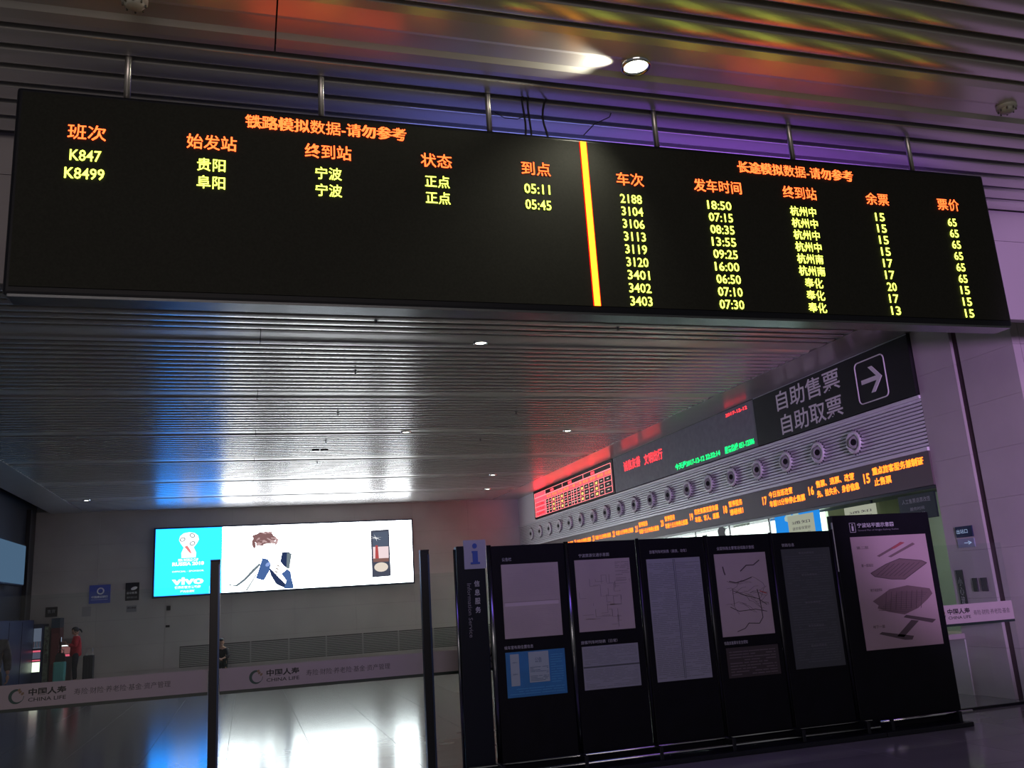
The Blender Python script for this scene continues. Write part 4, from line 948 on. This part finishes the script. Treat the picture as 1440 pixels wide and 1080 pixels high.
def person(lab, x, y, ang, jacket, trousers, Hh=1.65, arms='phone', headpitch=-.5, pony=False, coat=.42):
    """stands at (x, y); local +Y is the way the person faces, turned by ang"""
    t = thing('person', lab, 'person', (x, y, 0)); k_ = Hh / 1.70
    ca, sa = math.cos(ang), math.sin(ang)
    def P(a, b_, c_): return (x + (a * ca - b_ * sa) * k_, y + (a * sa + b_ * ca) * k_, c_ * k_)
    def V(a, b_, c_, r, r2=None): return (*P(a, b_, c_), r * k_, (r2 or r) * k_)
    if arms == 'phone': el, wr_, ELB = (.21, .02, 1.12), (.10, .26, 1.22), None
    else: el, wr_ = (.24, -.02, 1.12), (.23, .07, .88)
    body = [V(0, 0, .92, .13, .10), V(0, .0, 1.12, .12, .09), V(0, 0, 1.34, .15, .10), V(0, -.01, 1.44, .06), V(0, .01, 1.52, .05)]
    E = [(0, 1), (1, 2), (2, 3), (3, 4)]
    for s_ in (-1, 1):
        n_ = len(body)
        body += [V(s_ * .17, 0, 1.38, .055), V(s_ * el[0], el[1], el[2], .042), V(s_ * wr_[0], wr_[1], wr_[2], .028)]
        E += [(2, n_), (n_, n_ + 1), (n_ + 1, n_ + 2)]
        n_ = len(body)
        body += [V(s_ * .09, 0, .86, .085), V(s_ * .10, .02, .48, .058), V(s_ * .10, -.01, .09, .040), V(s_ * .11, .13, .04, .036, .03)]
        E += [(0, n_), (n_, n_ + 1), (n_ + 1, n_ + 2), (n_ + 2, n_ + 3)]
    skin('body', body, E, SKINM, t)
    q_ = 1.2 if coat > .5 else 1.12
    jk = [V(0, 0, .93 - .0, .155, .125), V(0, 0, 1.12, .145, .12), V(0, 0, 1.34, .17, .125), V(0, -.01, 1.45, .085)]
    if coat > .5: jk.insert(0, V(0, 0, .80, .17, .14))
    b0 = len(jk) - 2
    JE = [(i, i + 1) for i in range(len(jk) - 1)]
    for s_ in (-1, 1):
        n_ = len(jk); mx_ = tuple(el[i] + .8 * (wr_[i] - el[i]) for i in range(3))
        jk += [V(s_ * .175, 0, 1.385, .078), V(s_ * el[0], el[1], el[2], .064), V(s_ * mx_[0], mx_[1], mx_[2], .050)]
        JE += [(b0, n_), (n_, n_ + 1), (n_ + 1, n_ + 2)]
    jk = [(*v[:3], v[3] * q_, v[4] * q_) for v in jk]
    skin('jacket', jk, JE, jacket, t)
    tr = [V(0, 0, 1.04, .13, .10), V(0, 0, .93, .145, .115)]; TE = [(0, 1)]
    for s_ in (-1, 1):
        n_ = len(tr); tr += [V(s_ * .09, 0, .84, .105), V(s_ * .10, .02, .48, .078), V(s_ * .10, -.01, .12, .062)]; TE += [(1, n_), (n_, n_ + 1), (n_ + 1, n_ + 2)]
    skin('trousers', tr, TE, trousers, t)
    for s_ in (-1, 1):
        skin('shoe', [V(s_ * .10, -.04, .045, .045, .04), V(s_ * .105, .06, .04, .045, .036), V(s_ * .11, .16, .032, .036, .028)], [(0, 1), (1, 2)], mat('dark_shoe', (.015, .015, .018), .4), t, 1)
    fw = Vector((-sa, ca, 0)); hc = Vector(P(0, .035 if headpitch < 0 else .01, 1.60))
    head(t, hc, fw + Vector((0, 0, headpitch)), 1, None, pony)
    for s_ in (-1, 1):
        wv = Vector(P(s_ * wr_[0], wr_[1], wr_[2]))
        if arms == 'phone': hand(t, wv, fw * .6 + Vector((0, 0, .5)) + Vector((ca, sa, 0)) * (-s_ * .5), -fw)
        else: hand(t, wv, Vector((0, 0, -1)), Vector((ca, sa, 0)) * s_)
    return t, P
RED = mat('red_coat_cloth', (.42, .015, .03), .7, noise=.2, nscale=14)
DKT = mat('dark_trouser_cloth', (.012, .014, .025), .8, noise=.2, nscale=14)
pp, PF = person('person in a red coat looking down at a phone beside the teal suitcase', -4.93, 30.45, PI / 2 + .2, RED, DKT, 1.62, 'phone', -.6, True, .6)
ph = thing('mobile_phone', 'small black phone held by the person in the red coat', 'phone', PF(0, .36, 1.29))
c0 = Vector(PF(0, .43, 1.36)); bmlink('casing', B(c0.x - .006, c0.x + .006, c0.y - .037, c0.y + .037, c0.z - .05, c0.z + .09, bev=.003), DARKM, ph)
bmlink('screen', B(c0.x + .0062, c0.x + .0072, c0.y - .033, c0.y + .033, c0.z - .045, c0.z + .085), emit('phone_glow', (.5, .6, .8), .8), ph)
GREYJ = mat('grey_jacket_cloth', (.09, .09, .095), .8, noise=.25, nscale=12)
person('person in a dark grey jacket cut off by the left frame edge', -4.24, 18.0, PI + .5, GREYJ, DKT, 1.80, 'down', .0, False, .3)
# squatting person by the far wall, half hidden by the post
def squat(lab, x, y):
    t = thing('person', lab, 'person', (x, y, 0))
    V = lambda a, b_, c_, r, r2=None: (x + a, y + b_, c_, r, r2 or r)
    legs = []
    body = [V(0, .12, .28, .13, .12), V(0, .10, .48, .13, .11), V(0, .02, .68, .14, .10), V(0, -.03, .80, .05), V(0, -.05, .86, .045)]
    E = [(0, 1), (1, 2), (2, 3), (3, 4)]
    for s_ in (-1, 1):
        n_ = len(body); body += [V(s_ * .15, 0, .70, .052), V(s_ * .20, -.18, .50, .04), V(s_ * .07, -.30, .46, .028)]; E += [(2, n_), (n_, n_ + 1), (n_ + 1, n_ + 2)]
        n_ = len(body); body += [V(s_ * .09, .08, .26, .08), V(s_ * .14, -.26, .42, .055), V(s_ * .12, -.05, .08, .04), V(s_ * .13, -.2, .035, .035, .03)]; E += [(0, n_), (n_, n_ + 1), (n_ + 1, n_ + 2), (n_ + 2, n_ + 3)]
    skin('body', body, E, SKINM, t)
    jk = [V(0, .12, .32, .15, .14), V(0, .10, .48, .15, .13), V(0, .02, .68, .165, .125), V(0, -.03, .79, .08)]; JE = [(0, 1), (1, 2), (2, 3)]
    for s_ in (-1, 1):
        n_ = len(jk); jk += [V(s_ * .155, 0, .70, .075), V(s_ * .20, -.18, .50, .06), V(s_ * .11, -.27, .47, .045)]; JE += [(2, n_), (n_, n_ + 1), (n_ + 1, n_ + 2)]
    skin('jacket', jk, JE, mat('charcoal_jacket', (.015, .016, .022), .8), t)
    tr = [V(0, .12, .28, .14, .12)]; TE = []
    for s_ in (-1, 1):
        n_ = len(tr); tr += [V(s_ * .09, .06, .27, .095), V(s_ * .14, -.26, .42, .072), V(s_ * .12, -.05, .12, .055)]; TE += [(0, n_), (n_, n_ + 1), (n_ + 1, n_ + 2)]
    skin('trousers', tr, TE, mat('dark_green_trousers', (.008, .02, .018), .8), t)
    for s_ in (-1, 1): skin('shoe', [V(s_ * .12, -.02, .045, .045, .04), V(s_ * .125, -.12, .04, .042, .036), V(s_ * .13, -.21, .032, .034, .028)], [(0, 1), (1, 2)], mat('dark_shoe'), t, 1)
    head(t, (x, y - .10, .91), (0, -1, -.5))
    for s_ in (-1, 1): hand(t, (x + s_ * .07, y - .30, .46), (-s_ * .4, -.6, -.1), (0, 0, 1))
squat('person in dark clothes squatting by the far wall, half behind the left fence post', -.72, 29.6)
